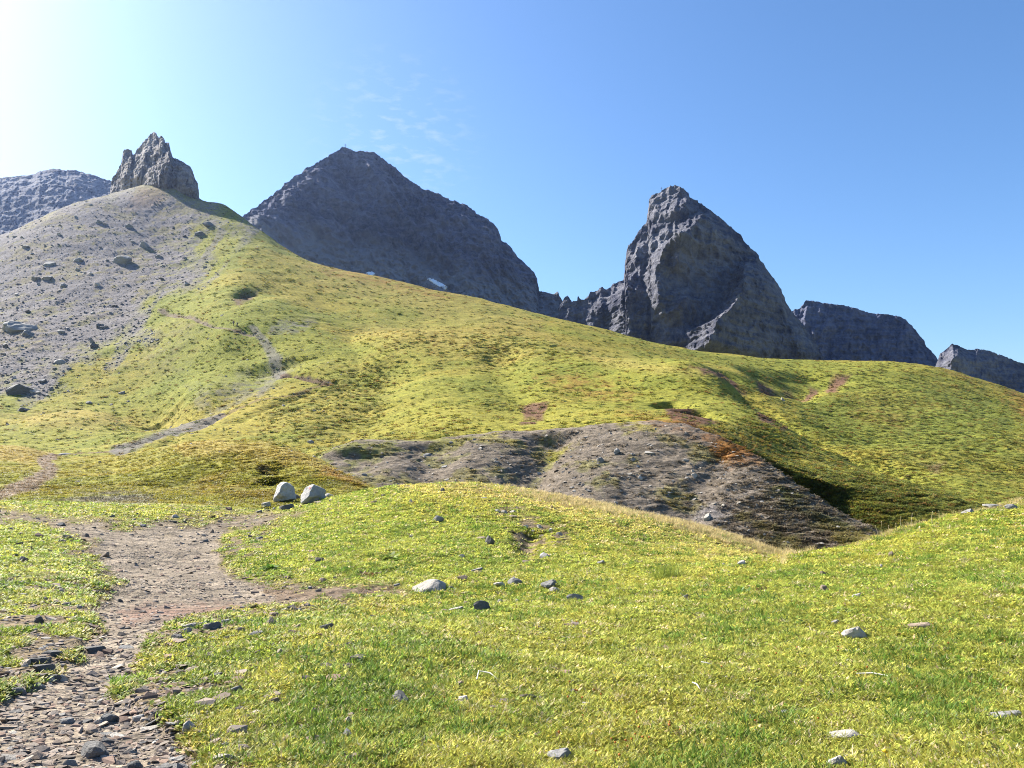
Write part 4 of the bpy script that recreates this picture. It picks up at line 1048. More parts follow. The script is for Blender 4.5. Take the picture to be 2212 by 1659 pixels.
G_KNOLL, G_LEFT, G_ROW, G_PATH, G_SLABS, G_LAWN, G_SCREE, G_BANK, G_BASIN = ('stones on the knoll', 'stones in the left meadow', 'row of stones below the knoll', 'stones of the path basin', 'slabs beside the footpath', 'stones in the near meadow', 'large rocks on the scree slope', 'slabs in the shale bank', 'stones around the two boulders')
STONES = [
 # px, foot py, w, h, kind, tone, label, group
 (573,1095,20,13,'slab','pale','low pale slab left below the left boulder',G_BASIN),(616,1101,33,12,'slab','dark','dark flat slab lying in front of the left boulder',G_BASIN),(559,1108,14,7,'block','grey','small grey stone at the left end of the boulder group',G_BASIN),
 (639,1079,15,13,'block','dark','dark rock wedged between the two boulders',G_BASIN),(709,1074,22,9,'block','pale','low pale rubble stone right of the right boulder',G_BASIN),(579,1105,7,5,'block','dark','tiny dark stone in front of the pale slab below the boulders',G_BASIN),(592,1101,8,5,'block','grey','tiny grey stone between the two slabs below the boulders',G_BASIN),
 # knoll
 (946,1128,25,16,'block','grey','rounded grey rock high on the knoll, left of its middle','' or G_KNOLL),(1058,1177,22,22,'block','dark','pointed upright dark rock casting a shadow on the knoll',G_KNOLL),(1039,1165,22,5,'slab','brown','flat brown stone just left of the pointed rock',G_KNOLL),(997,1204,13,8,'block','pale','small pale stone below the pointed rock on the knoll',G_KNOLL),
 (1178,1206,26,13,'block','grey','craggy grey stone beside the gully of the knoll',G_KNOLL),(1299,1219,18,8,'block','grey','grey stone alone on the right flank of the knoll',G_KNOLL),(1031,1235,27,8,'slab','grey','thin layered grey slab at the foot of the knoll',G_KNOLL),(957,1061,12,7,'block','dark','dark stone on the skyline of the knoll',G_KNOLL),(1192,1097,7,6,'block','brown','small brown stone near the right crest of the knoll',G_KNOLL),
 (887,1086,7,8,'block','pale','small pale stone on the upper left of the knoll',G_KNOLL),(1046,1077,14,4,'slab','pale','flat pale stone near the crest of the knoll',G_KNOLL),(808,1086,16,5,'slab','brown','flat brown stone on the left crest of the knoll',G_KNOLL),(1075,1106,13,6,'block','pale','leftmost white stone of the cluster high on the knoll',G_KNOLL),(1090,1109,16,7,'block','pale','middle white stone of the cluster high on the knoll',G_KNOLL),(1107,1108,15,6,'block','pale','right white stone of the cluster high on the knoll',G_KNOLL),
 (1208,1156,15,7,'block','pale','pale stone at the right end of the rubble streak on the knoll',G_KNOLL),(1135,1142,14,8,'block','grey','grey stone in the rubble streak of the knoll',G_KNOLL),(1165,1140,12,6,'block','pale','pale stone amid the rubble streak of the knoll',G_KNOLL),(1150,1150,10,5,'block','pale','small pale stone low in the rubble streak',G_KNOLL),(1190,1147,12,6,'slab','pale','flat pale stone right in the rubble streak',G_KNOLL),
 # left meadow
 (40,1177,14,7,'slab','dark','flat dark stone in the bright left meadow',G_LEFT),(63,1184,10,5,'slab','dark','small flat dark stone right of the meadow slab',G_LEFT),(30,1202,13,6,'slab','dark','dark chip left of the pointed meadow stone',G_LEFT),(47,1213,21,13,'block','dark','pointed dark stone in the left meadow',G_LEFT),(94,1215,12,5,'slab','dark','flat dark stone right of the pointed meadow stone',G_LEFT),(42,1155,12,5,'slab','brown','flat brown stone high in the left meadow',G_LEFT),(22,1144,10,5,'block','dark','small dark stone at the upper left meadow edge',G_LEFT),
 (50,1288,19,7,'slab','grey','grey slab at the lower edge of the left meadow',G_LEFT),(98,1298,11,9,'block','dark','dark stub stone at the lower edge of the left meadow',G_LEFT),(118,1292,16,5,'slab','grey','thin grey slab beside the dark stub stone',G_LEFT),(30,1309,12,5,'slab','grey','grey chip at the lower left meadow border',G_LEFT),
 # basin and path
 (227,1203,13,12,'round','brown','round brown stone on the left border of the path',G_PATH),(186,1160,11,9,'block','dark','small dark block at the path bend',G_PATH),(128,1136,18,8,'block','grey','low heap of grey rubble beside the far path',G_PATH),(202,1141,9,4,'slab','dark','dark chip on the far path',G_PATH),(241,1117,11,5,'slab','dark','dark flat stone beyond the far path',G_PATH),(307,1138,14,7,'block','grey','grey stone at the upper border of the path basin',G_PATH),(375,1129,13,5,'slab','dark','left of two flat dark stones in the basin',G_PATH),(399,1129,11,5,'slab','dark','right of two flat dark stones in the basin',G_PATH),(378,1118,16,6,'block','pale','pale stone pair high in the basin',G_PATH),(473,1128,9,5,'block','brown','brown stone below the boulder group',G_PATH),
 (458,1151,9,9,'block','brown','upright brown stone left of the knoll foot',G_PATH),(428,1155,8,4,'slab','grey','first of three grey chips in a column in the basin',G_PATH),(440,1158,12,5,'slab','grey','second of three grey chips in a column in the basin',G_PATH),(442,1170,13,5,'slab','grey','lowest of three grey chips in a column in the basin',G_PATH),(560,1164,19,5,'slab','grey','long flat grey stone left on the knoll foot',G_PATH),(695,1258,15,11,'block','brown','brown block above the dark soil tongue',G_PATH),(688,1278,15,7,'slab','dark','dark flat stone in the soil tongue',G_PATH),(668,1272,12,5,'slab','grey','grey chip left in the soil tongue',G_PATH),(257,1300,13,7,'block','dark','dark stone at the narrowing of the path',G_PATH),
 # slabs right of the path
 (405,1356,34,9,'slab','pale','pale flat slab, topmost of the slab group right of the path',G_SLABS),(403,1367,19,12,'block','pale','pale wedge stone below the pale flat slab',G_SLABS),(381,1384,29,13,'block','dark','dark broken rock at the left of the slab group',G_SLABS),(388,1371,14,8,'block','brown','brown stone on top of the dark broken rock',G_SLABS),(440,1349,22,7,'slab','dark','thin dark slab left of the big dark wedge',G_SLABS),(454,1359,36,15,'slab','dark','big dark wedge slab in the middle of the slab group',G_SLABS),(488,1346,25,9,'slab','grey','tilted grey slab right of the dark wedge',G_SLABS),(540,1345,16,7,'block','dark','dark stone right of the slab group',G_SLABS),
 (517,1366,27,11,'block','brown','brown angular stone below the slab group',G_SLABS),(490,1381,18,9,'block','dark','dark stone among rusty leaves below the slabs',G_SLABS),(457,1381,17,6,'slab','grey','flat grey stone under the dark wedge',G_SLABS),(557,1371,40,5,'slab','dark','long thin dark sliver right of the brown stone',G_SLABS),(592,1330,27,8,'slab','brown','brown slab at the upper right of the slab group',G_SLABS),(643,1320,17,7,'block','grey','grey stone beneath the soil tongue',G_SLABS),(618,1319,19,5,'slab','pale','pale flat stone left beneath the soil tongue',G_SLABS),(640,1358,17,8,'block','brown','lone brown stone right of the slab group',G_SLABS),(704,1361,31,13,'slab','dark','dark wedge of slate in the turf right of the slab group',G_SLABS),
 (507,1497,25,15,'block','grey','grey block in the turf at the edge of the stony margin',G_SLABS),(588,1523,27,15,'slab','brown','tilted brown stone with orange leaves beside it',G_SLABS),(518,1539,29,11,'slab','dark','dark slab at the turf edge, lower left',G_SLABS),(464,1464,28,9,'slab','dark','dark flat slab in the stony margin',G_SLABS),(458,1488,18,9,'block','dark','dark stone below the flat slab of the margin',G_SLABS),
 (194,1634,70,30,'slab','dark','largest dark slab near the lower left corner',G_PATH),(232,1562,36,21,'block','dark','dark angular chunk in the middle of the near path',G_PATH),(211,1564,18,12,'block','grey','grey stone left against the dark angular chunk',G_PATH),(142,1562,34,10,'slab','grey','long grey slab left on the near path',G_PATH),(80,1436,44,18,'slab','dark','tilted dark slab, upper of the pile on the left path edge',G_PATH),(88,1449,44,12,'slab','dark','dark slab under the tilted slab on the left path edge',G_PATH),(200,1410,42,11,'slab','dark','dark slab on the path beyond the pile',G_PATH),(107,1415,42,9,'slab','dark','dark slab in the grass above the pile',G_PATH),(131,1470,21,13,'block','pale','pale wedge stone right below the slab pile',G_PATH),(112,1470,26,12,'block','dark','dark stone beside the pale wedge',G_PATH),(37,1497,36,11,'slab','dark','dark slab at the left border under the pile',G_PATH),(77,1485,34,9,'slab','grey','grey slab between the pile and the left border',G_PATH),
 (82,1345,20,15,'block','dark','mossy dark stone in the left stony turf',G_LEFT),(60,1358,22,8,'slab','dark','dark low stone below the mossy one',G_LEFT),(72,1364,15,7,'slab','pale','pale flat stone in the left stony turf',G_LEFT),(297,1558,30,11,'slab','grey','grey slab at the right of the dark chunk',G_PATH),(290,1659,38,13,'slab','dark','dark slab on the bottom edge of the picture',G_PATH),(480,1645,46,16,'slab','pale','broad pale slab at the bottom, under the turf edge',G_PATH),(433,1656,42,13,'slab','grey','grey slab left of the broad pale slab',G_PATH),(147,1656,28,14,'block','grey','grey stone below the largest dark slab',G_PATH),(472,1618,36,10,'slab','grey','flat grey slab above the broad pale slab',G_PATH),
 # row below the knoll
 (924,1279,76,28,'round','pale','largest pale rock of the row, a low mound with a ragged right end',G_ROW),(999,1254,22,12,'block','brown','brown triangular stone right of the pale mound rock',G_ROW),(857,1266,15,6,'slab','grey','small grey slab left of the pale mound rock',G_ROW),(819,1292,22,6,'slab','brown','flat brown stone at the tip of the soil tongue',G_ROW),(1077,1267,23,10,'block','pale','pale stone in the middle of the row',G_ROW),(1113,1262,34,15,'block','grey','craggy grey rock in the middle of the row',G_ROW),(1171,1259,11,8,'block','dark','small dark stone behind the greenish rock',G_ROW),(1187,1272,38,19,'block','grey','greenish grey rock with a stone before it',G_ROW),(1197,1279,25,11,'block','pale','pale stone leaning on the greenish rock',G_ROW),(1198,1262,12,9,'block','grey','grey stone peeking behind the greenish rock',G_ROW),(1243,1298,43,16,'block','grey','grey rock with a sharp top at the right end of the row',G_ROW),
 (1040,1318,39,21,'block','dark','dark rounded rock in the turf below the row',G_ROW),(985,1321,33,9,'slab','pale','white flat stone left of the dark rounded rock',G_ROW),(1004,1285,19,7,'slab','brown','flat brown stone between pale mound and row',G_ROW),(1081,1302,14,9,'block','dark','small dark stone below the row',G_ROW),(1117,1300,11,6,'block','pale','small pale stone below the row',G_ROW),(1141,1302,19,6,'slab','brown','flat brown stone below the greenish rock',G_ROW),(974,1272,18,6,'slab','grey','grey stones right against the pale mound rock',G_ROW),
 # near meadow
 (862,1521,46,24,'block','dark','dark angular stone in the turf, left of centre',G_LAWN),(1002,1519,29,16,'slab','pale','pale stone in the turf right of the dark angular one',G_LAWN),(990,1485,23,11,'slab','brown','brown layered stone above the pale stone in the turf',G_LAWN),(1238,1499,16,11,'block','dark','small dark stone among orange flower heads',G_LAWN),(1264,1526,20,10,'slab','pale','small pale stone below the orange flower heads',G_LAWN),(749,1595,25,20,'block','grey','grey and white stone in the lower left turf',G_LAWN),(755,1644,39,13,'slab','brown','brown slab at the bottom left of the turf',G_LAWN),(1210,1646,54,25,'block','grey','large grey stone at the bottom centre',G_LAWN),(901,1650,12,8,'block','brown','small brown stone at the bottom of the turf',G_LAWN),
 (1603,1221,19,10,'round','pale','rounded pale stone at the saddle by the knoll',G_LAWN),(1564,1222,7,7,'block','pale','small pale stone left of the rounded one',G_LAWN),(1482,1294,21,12,'block','grey','grey stone pair in the turf below the tussock',G_LAWN),(1780,1244,14,12,'round','brown','round brown stone on the rising meadow',G_LAWN),(1926,1203,13,13,'round','brown','round brown stone near the meadow edge',G_LAWN),(1906,1225,9,7,'block','pale','small pale stone below the round brown one near the edge',G_LAWN),(1784,1276,20,14,'block','brown','rusty brown lump on the rising meadow',G_LAWN),(1852,1291,19,10,'slab','pale','pale chip right of the rusty lump',G_LAWN),
 (1849,1381,49,31,'block','pale','pale angular stone, largest in the right meadow',G_LAWN),(1991,1357,46,11,'slab','brown','flat brownish slab right of the pale angular stone',G_LAWN),(1806,1348,17,8,'slab','pale','thin pale chip above the pale angular stone',G_LAWN),(1701,1547,33,12,'slab','grey','flat grey slab in the lower right turf',G_LAWN),(1825,1598,66,14,'slab','pale','long white flat slab in the lower right turf',G_LAWN),(1811,1660,42,30,'block','pale','white upright stone on the bottom edge',G_LAWN),(2172,1556,78,13,'slab','grey','long grey slab near the right edge',G_LAWN),
 (2151,1098,40,11,'round','grey','rounded pale boulder sunk in the meadow crest at the right edge',G_LAWN),(2097,1108,34,8,'slab','grey','low pale rock on the meadow crest',G_LAWN),(2192,1100,36,12,'slab','grey','layered grey outcrop at the right edge',G_LAWN),
 # scree
 (28,716,88,40,'block','boulder','huge grey outcrop at the left edge of the scree',G_SCREE),(57,726,36,20,'block','grey','grey block right below the huge outcrop',G_SCREE),(258,570,46,34,'block','boulder','large light rock in the middle of the scree',G_SCREE),(310,534,24,20,'block','grey','dark grey rock right above the large light one',G_SCREE),(277,492,20,14,'block','grey','grey rock high on the scree under the spire',G_SCREE),(448,490,30,18,'block','grey','layered grey rock high near the ridge, upper of two',G_SCREE),(430,509,26,15,'block','dark','overhanging dark rock near the ridge, lower of two',G_SCREE),(213,483,18,12,'block','grey','grey rock on the upper left scree',G_SCREE),(98,606,27,16,'block','boulder','light rock, right of a pair on the left scree',G_SCREE),(73,607,26,14,'block','grey','grey rock, left of a pair on the left scree',G_SCREE),
 (137,620,22,13,'block','grey','grey rock right below the rock pair on the scree',G_SCREE),(167,565,24,12,'block','grey','long grey rock left of the large light one',G_SCREE),(103,575,30,11,'slab','grey','flat grey rock above the rock pair',G_SCREE),(52,537,18,11,'block','grey','grey rock near the upper left edge of the scree',G_SCREE),(342,557,20,11,'block','grey','grey rock right of the large light one',G_SCREE),(245,664,16,9,'block','dark','dark rock low on the scree near the trail',G_SCREE),(127,785,30,14,'block','grey','grey block where the scree meets the grass',G_SCREE),(38,852,66,36,'round','dark','big dark mossy rock at the left edge of the grass',G_SCREE),(87,826,22,11,'block','grey','grey rock above the big mossy one',G_SCREE),(48,888,30,14,'block','dark','dark rock below the big mossy one',G_SCREE),(190,872,17,9,'block','grey','grey rock alone in the lower left grass',G_SCREE),(262,851,18,8,'slab','grey','flat grey rock in the green hollow',G_SCREE),(670,958,17,10,'block','grey','grey rock at the foot of the slope above the mound',G_SCREE),(678,987,9,6,'block','pale','small white rock at the left end of the bank',G_SCREE),(135,983,26,7,'block','grey','grey rubble where the trail leaves the basin',G_SCREE),(1692,866,11,15,'block','pale','small pale rock standing on the right hillside',G_SCREE),
 # bank
 (1332,980,14,24,'block','grey','upright pale slab high in the shale bank',G_BANK),(1297,998,16,18,'block','grey','grey block left below the upright slab of the bank',G_BANK),(926,984,26,9,'slab','grey','grey ledge in the left part of the bank',G_BANK),(1084,1037,9,8,'block','grey','small grey block low in the middle of the bank',G_BANK),(1367,984,11,9,'block','grey','grey block right of the upright slab of the bank',G_BANK),(1404,981,22,6,'slab','pale','thin pale ledge right in the upper bank',G_BANK),(1384,1036,12,14,'block','pale','pale stone in the middle of the bank',G_BANK),(1530,1122,24,20,'slab','pale','broad pale slab low on the right of the bank',G_BANK),(1500,1030,14,13,'block','pale','pale angular stone right in the bank',G_BANK),(1072,1000,13,8,'block','grey','grey stone in the centre of the bank',G_BANK),(960,1010,14,6,'slab','grey','grey ledge below the left bank top',G_BANK),
]
_p, _f = rock_points(777, 4, 9, 22, .07, [(-.42,-.35,.85,.40),(.1,-.6,.75,.55),(.7,-.35,.6,.72),(.95,0,.1,.9),(.2,.4,.9,.52),(-.2,.8,.5,.6),(0,-1,.1,.75),(0,0,-1,.5),(0,1,0,.7)])
_o = mesh_np('rock', unit(_p), _f, M_PALE, False, link=False); PALE_ME = _o.data; bpy.data.objects.remove(_o)
for px, py, w, h, kind, tone, lab, grp in STONES:
    nm = {'slab': 'rock_slab', 'block': 'rock', 'round': 'rock'}[kind]
    if grp == G_SCREE: kind = 'crag' if kind != 'slab' else kind; tone = 'grey' if tone == 'boulder' else tone; h *= .68; w *= .9
    if grp == G_BANK: h *= .62; kind = 'crag' if kind == 'block' else kind
    stone(nm, lab, 'rock' if w > 24 else 'stone', px, py, w, h, kind, tone, me=PALE_ME if w == 76 else None, group=grp, depth=.8 if kind != 'slab' else .7, sink=.5 if grp in (G_SCREE, G_BANK) else .32, rz=0 if w == 76 else None)

# the two boulders by the path
def boulder(label, px, py, w, h, seed, rz, planes, mark=None, shear=0):
    x, y, z = CAST.hit(px, py)[0]; s = y / F; W, H = w * s, h * s * 1.12
    p, f = rock_points(seed, 5, 12, 26, .05, planes); p = unit(p)
    p = p + .022 * np.stack([fbm3(p[:, 0] * 5, p[:, 1] * 5, p[:, 2] * 5 + i, 4, .6) for i in (0, 9, 21)], 1)
    p[:, 0] += shear * p[:, 2]
    c, sn = math.cos(rz), math.sin(rz)
    q = np.stack([p[:, 0] * c - p[:, 1] * sn, p[:, 0] * sn + p[:, 1] * c, p[:, 2]], 1)
    q = unit(q) * np.array([W, W * .85, H]); q[:, 2] += H * .5
    root = mesh_np('boulder', q, f, M_BOULDER, True)
    root.location = (x, y + W * .35, CAST.height1(x, y + W * .35) - H * .10)
    tag(root, label, 'boulder', 'pair of pale boulders by the basin')
    KEEPOUT.append((x, y + W * .35, W * .45))
    if mark is not None:
        t = NT('red_paint'); t.principled((.50, .045, .05), .6)
        d = np.linalg.norm((q - np.array(mark[0]) * np.array([W, W * .85, H])) / W, axis=1)
        ms = d[f].max(1) < mark[1]
        u, inv = np.unique(f[ms], return_inverse=True)
        if len(u):
            nrm = np.zeros_like(q); fn = np.cross(q[f[:, 1]] - q[f[:, 0]], q[f[:, 2]] - q[f[:, 0]])
            for k in range(3): np.add.at(nrm, f[:, k], fn)
            nrm /= np.linalg.norm(nrm, axis=1, keepdims=True)
            o = mesh_np('paint_mark', (q + nrm * .012)[u], inv.reshape(-1, 3), t.m, True, parent=root)
            tag(o, 'red trail mark painted near the top')
boulder('upright pale boulder, the left of the pair by the path basin', 611, 1086, 46, 43, 711, 0, [(-.80,-.50,.42,.62),(-.95,.3,-.1,.72),(.55,-.82,.12,.60),(.9,-.1,.25,.70),(.1,-.75,-.55,.72),(.2,.2,.95,.80),(-.35,-.3,.9,.78),(.6,.1,.75,.74),(0,1,.1,.7),(-.6,.7,.4,.75),(.2,-.2,-1,.75),(.7,.7,.1,.75)])
boulder('pale boulder with a red trail mark, the right of the pair', 671, 1087, 55, 38, 724, 0, [(-.62,-.55,.58,.50),(.25,-.85,.42,.62),(.75,-.55,.30,.70),(.35,-.75,-.6,.66),(-.9,-.1,-.2,.95),(.35,.15,.93,.58),(-.2,.3,.9,.62),(.95,.2,.1,.85),(0,1,.1,.65),(0,0,-1,.6),(-.6,.7,.2,.7)], ((-.13, -.25, .90), .12))

# ---- many alike: slate chips on the path, rocks on the scree
def many(name, label, cat, group, n, weight, seed, size, tone_w, flat, emb):
    X, Y, Z, ri, ci, r = pick(n, weight, seed)
    tones = [M_DARK, M_GREY, M_BROWN, M_PALE]
    for k in range(n):
        mat = tones[r.choice(4, p=tone_w)]
        kind = 'chip' if r.uniform() < flat else 'hull'
        key = (kind, int(r.randint(8)), mat.name)
        if key not in _rockcache:
            p, f = hull_points(800 + key[1] + (20 if kind == 'hull' else 0), 11, kind == 'chip')
            oo = mesh_np(name, p, f, mat, False, link=False); _rockcache[key] = oo.data; bpy.data.objects.remove(oo)
        o = bpy.data.objects.new(name, _rockcache[key]); COL.objects.link(o)
        W = size(r, Y[k]); H = W * (r.uniform(.06, .15) if kind == 'chip' else r.uniform(.45, .8))
        gx, gy = slope_at(X[k], Y[k])
        o.rotation_euler = Euler((gy * .8 + r.normal(0, .16), -gx * .8 + r.normal(0, .16), r.uniform(-.7, .7)))
        o.scale = (W, W * r.uniform(.45, .85), H); o.location = (X[k], Y[k], Z[k] + H * emb)
        tag(o, label(mat, X[k], Y[k], W) if callable(label) else label, cat, group)
        if Y[k] < 20: KEEPOUT.append((X[k], Y[k], W * .3))
pathw = near_m * np.clip(bare, 0, 1) * (PXG > -20) * (PXG < 640)
TW = {M_DARK.name: 'dark', M_GREY.name: 'grey', M_BROWN.name: 'brownish', M_PALE.name: 'pale'}
def chip_label(mat, x, y, w):
    zone = 'along the bottom edge' if y < 4.3 else 'below the slab pile' if y < 5.4 else 'level with the slab pile' if y < 7 else 'beyond the slab pile'
    side = 'left edge' if x < -.50 * y else 'middle' if x < -.38 * y else 'right margin'
    return '%s %s slate chip on the %s of the footpath %s' % ('large' if w > .085 else 'small' if w < .05 else 'thin', TW[mat.name], side, zone)
def scree_label(mat, x, y, w):
    zone = 'high under the spire' if y > 380 else 'in the middle' if y > 300 else 'low down'
    return '%s %s rock %s on the scree slope, %s part' % ('big' if w > 1.7 else 'small' if w < 1.1 else 'middling', TW[mat.name], zone, 'left' if x < -.56 * y else 'central' if x < -.46 * y else 'right')
many('slate_chip', chip_label, 'slate chip', 'slate chips on the footpath', 300, pathw * (YG < 9.5) * (YG > 3.5), 31,
     lambda r, y: np.clip(r.lognormal(-2.95, .42), .03, .13), [.22, .30, .33, .15], .94, .28)
many('scree_rock', scree_label, 'rock', 'small rocks on the scree slope', 170, (scree > .4) * (PXG > -20) * (PXG < 560) * (PYG > 400), 32,
     lambda r, y: np.clip(r.lognormal(.05, .45), .7, 2.8), [.15, .6, .05, .2], .25, .25)

def chips():
    parts = []
    for k in range(6):
        p, f = hull_points(850 + k, 10, k < 4); p = p * np.array([1, .7, .14 if k < 4 else .5])
        parts.append((p, f, np.ones((len(p), 3))))
    t = NT('chip_stone')
    a = t.n('ShaderNodeAttribute', attribute_name='tcol', attribute_type='INSTANCER').outputs['Vector']
    t.principled(a, .9, t.bump(t.noise(60, 4, .7), .6, .006), .15)
    c = bpy.data.collections.new('chip')
    for k, (V, Fq, Cc) in enumerate(parts):
        o = mesh_np('chip_%02d' % k, V, Fq, t.m, False, link=False); c.objects.link(o)
    def lay(name, label, cat, n, weight, seed, size, cols, lift):
        X, Y, Z, ri, ci, r = pick(n, weight, seed)
        tc = np.array(cols)[r.choice(len(cols), n)] * r.uniform(.7, 1.25, n)[:, None]
        e = np.maximum(.2, Y * .004)
        gy = np.arctan2(CAST.height(X, Y + e) - CAST.height(X, Y - e), 2 * e); gx = np.arctan2(CAST.height(X + e, Y) - CAST.height(X - e, Y), 2 * e)
        rot = np.stack([gy * .8 + r.normal(0, .18, n), -gx * .8 + r.normal(0, .18, n), r.uniform(-.9, .9, n)], 1)
        s = size(r, Y, n)
        scatter(name, label, cat, np.stack([X, Y, Z + s * lift], 1), rot, s, r.choice(6, n), tc, c)
    gr = [(.22, .17, .13), (.26, .205, .16), (.14, .118, .10), (.29, .24, .19), (.22, .15, .11)]
    lay('gravel', 'loose gravel and slate splinters on the footpath', 'gravel', 6000, pathw * (YG > 3.0) * (YG < 34), 41, lambda r, Y, n: np.clip(r.lognormal(-3.35, .45, n), .014, .10) * (.7 + Y * .055), gr, .03)
    lay('path_rubble', 'small stones strewn over the turf beside the path', 'rubble', 700, near_m * (GRASSW > .3) * (YG > 4) * (YG < 36) * (PXG < 1300) * (.15 + 1.2 * stony + (PXG < 760) * .5), 42, lambda r, Y, n: np.clip(r.lognormal(-2.8, .4, n), .03, .15) * (.7 + Y * .05), gr, .12)
    bg = [(.19, .165, .135), (.24, .215, .18), (.15, .13, .11), (.29, .265, .23)]
    lay('shale_rubble', 'broken shale fragments covering the eroded bank', 'rubble', 2200, (LAYER == 4) * (PXG > 650) * (PXG < 1960) * (YG < 70), 43, lambda r, Y, n: np.clip(r.lognormal(-1.95, .5, n), .07, .45), bg, .08)
    lay('scree_rubble', 'loose grey rubble of the scree slope', 'rubble', 7000, (scree > .15) * (PXG > -60) * (PXG < 640), 44, lambda r, Y, n: np.clip(r.lognormal(-.7, .5, n), .22, 1.4), [(.18, .165, .155), (.24, .22, .205), (.13, .12, .115), (.22, .195, .17)], .1)
    lay('hillside_stones', 'tiny stones dotted over the lower hillside', 'rubble', 420, ((LAYER == 2) | (LAYER == 1)) * (PXG > 0) * (PXG < 760) * (PYG > 640), 45, lambda r, Y, n: np.clip(r.lognormal(-.9, .4, n), .25, 1.1) * np.clip(Y / 150, .3, 1.2), bg, .1)
chips()

# low shrubs and tussocks that roughen the slopes
SHRUB = [leaves(rs, 34, .55, .55, .34, (.15, 1.2), .5, 1, .35) for _ in range(4)]
C_SHRUB = piece_collection('shrub_tuft', SHRUB, M_LEAF)
def shrubs():
    w = ((LAYER == 3) | (LAYER == 2)) * (scree < .3) * (PXG > -40) * (PXG < 2260) * (.22 + .6 * dark_terr + .30 * patch * (LAYER == 3) + .5 * (PXG > 1600)) * (YG < 470)
    X, Y, Z, ri, ci, r = pick(26000, w, 51)
    n = len(X); s = np.clip(.35 + Y / 420, .3, 1.15) * r.uniform(.55, 1.3, n)
    base = CG[ri, ci].astype(float); k = r.uniform(size=n)[:, None]
    t = np.where(k < .5, base * .85, np.where(k < .85, np.array([.10, .125, .03]), np.array([.20, .13, .035]))) * r.uniform(.75, 1.2, n)[:, None]
    scatter('hill_tussocks', 'low shrubs and grass tussocks roughening the far slopes', 'shrubs', np.stack([X, Y, Z - .05], 1), np.stack([r.uniform(-.2, .2, n), r.uniform(-.2, .2, n), r.uniform(0, 6.28, n)], 1), np.stack([s, s, s * .6], 1), r.choice(4, n), t, C_SHRUB)
    w = ((LAYER == 1) + (LAYER == 4) * (.05 + .8 * sstep(1480, 1750, PXG + 60 * n3) + .15 * sstep(.1, .5, n3))) * (PXG > -40) * (PXG < 2000) * (YG > 36) * (YG < 100)
    X, Y, Z, ri, ci, r = pick(16000, w, 52)
    n = len(X); s = r.uniform(.16, .42, n); base = CG[ri, ci].astype(float)
    t = base * np.array([1.05, 1.05, .95]) * r.uniform(.7, 1.25, n)[:, None]
    scatter('mound_tussocks', 'short tufted grass on the mounds and the end of the bank', 'grass', np.stack([X, Y, Z - .02], 1), np.stack([r.uniform(-.2, .2, n), r.uniform(-.2, .2, n), r.uniform(0, 6.28, n)], 1), np.stack([s, s, s * .55], 1), r.choice(4, n), t, C_SHRUB)
shrubs()
# ----------------------------------------------------------------------------
# plants, sticks, crosses, hikers
# ----------------------------------------------------------------------------
def plain_leaf(name, col):
    t = NT(name)
    b = t.n('ShaderNodeAttribute', attribute_name='Col').outputs['Color']
    m = t.n('ShaderNodeVectorMath', operation='MULTIPLY'); t.l(b, m.inputs[0]); m.inputs[1].default_value = col
    p = t.principled(m.outputs[0], .5, None, .2)
    tr = t.n('ShaderNodeBsdfTranslucent'); t.l(m.outputs[0], tr.inputs[0]); mx = t.n('ShaderNodeMixShader'); mx.inputs[0].default_value = .35
    t.l(p.outputs[0], mx.inputs[1]); t.l(tr.outputs[0], mx.inputs[2]); t.l(mx.outputs[0], t.out.inputs[0])
    return t.m
M_DOCK = plain_leaf('dock_leaf', (.13, .24, .035)); M_LUSH = plain_leaf('lush_grass', (.22, .36, .035)); M_DEAD = plain_leaf('dead_leaf', (.22, .14, .06)); M_SEDGE = plain_leaf('sedge', (.26, .31, .055))

def plant(name, label, cat, px, py, w, n, length, width, tilt, bend, mat, r0=.5, group=None, seed=0, squash=1.0):
    x, y, z = CAST.hit(px, py)[0]; W = w * y / F
    V, Fq, Cc = leaves(np.random.RandomState(seed + int(px)), n, W * r0, length * W, width * W, tilt, bend, 3)
    V[:, 1] *= squash
    o = mesh_np(name, V, Fq, mat, True, cols=Cc); o.location = (x, y + W * .15, z - .01)
    o.rotation_euler = (slope_at(x, y)[1] * .7, 0, 0)
    tag(o, label, cat, group); return o
GP = 'broad-leaved plants on the knoll'
plant('leafy_plant', 'bright green broad-leaved plant at the left foot of the knoll', 'plant', 581, 1230, 28, 46, .55, .26, (.3, 1.2), .6, M_DOCK, .35, GP)
plant('leafy_plant', 'broad-leaved plant by the soil tongue, left of two', 'plant', 747, 1232, 26, 40, .5, .24, (.2, 1.1), .6, M_DOCK, .35, GP)
plant('leafy_plant', 'broad-leaved plant above the pale mound rock, right of two', 'plant', 868, 1230, 28, 40, .5, .22, (.1, .9), .6, M_DOCK, .4, GP)
plant('leafy_plant', 'tall yellowish leafy plant on the left slope of the knoll', 'plant', 838, 1207, 34, 46, .5, .20, (.2, 1.2), .6, M_SEDGE, .4, GP)
plant('leafy_plant', 'leafy plant high on the left of the knoll', 'plant', 787, 1132, 16, 30, .6, .24, (.2, 1.1), .6, M_DOCK, .4, GP)
plant('dry_plant', 'withered brown plant at the foot of the knoll', 'plant', 797, 1243, 40, 40, .4, .12, (.1, 1.1), .4, M_DEAD, .45)
plant('dry_plant', 'dry leafy plant in the right meadow', 'plant', 1606, 1281, 40, 44, .42, .13, (.1, 1.2), .5, M_DOCK, .4)
plant('dry_plant', 'withered brown plant right of the dry leafy one', 'plant', 1648, 1276, 28, 30, .4, .12, (.1, 1.2), .5, M_DEAD, .4)
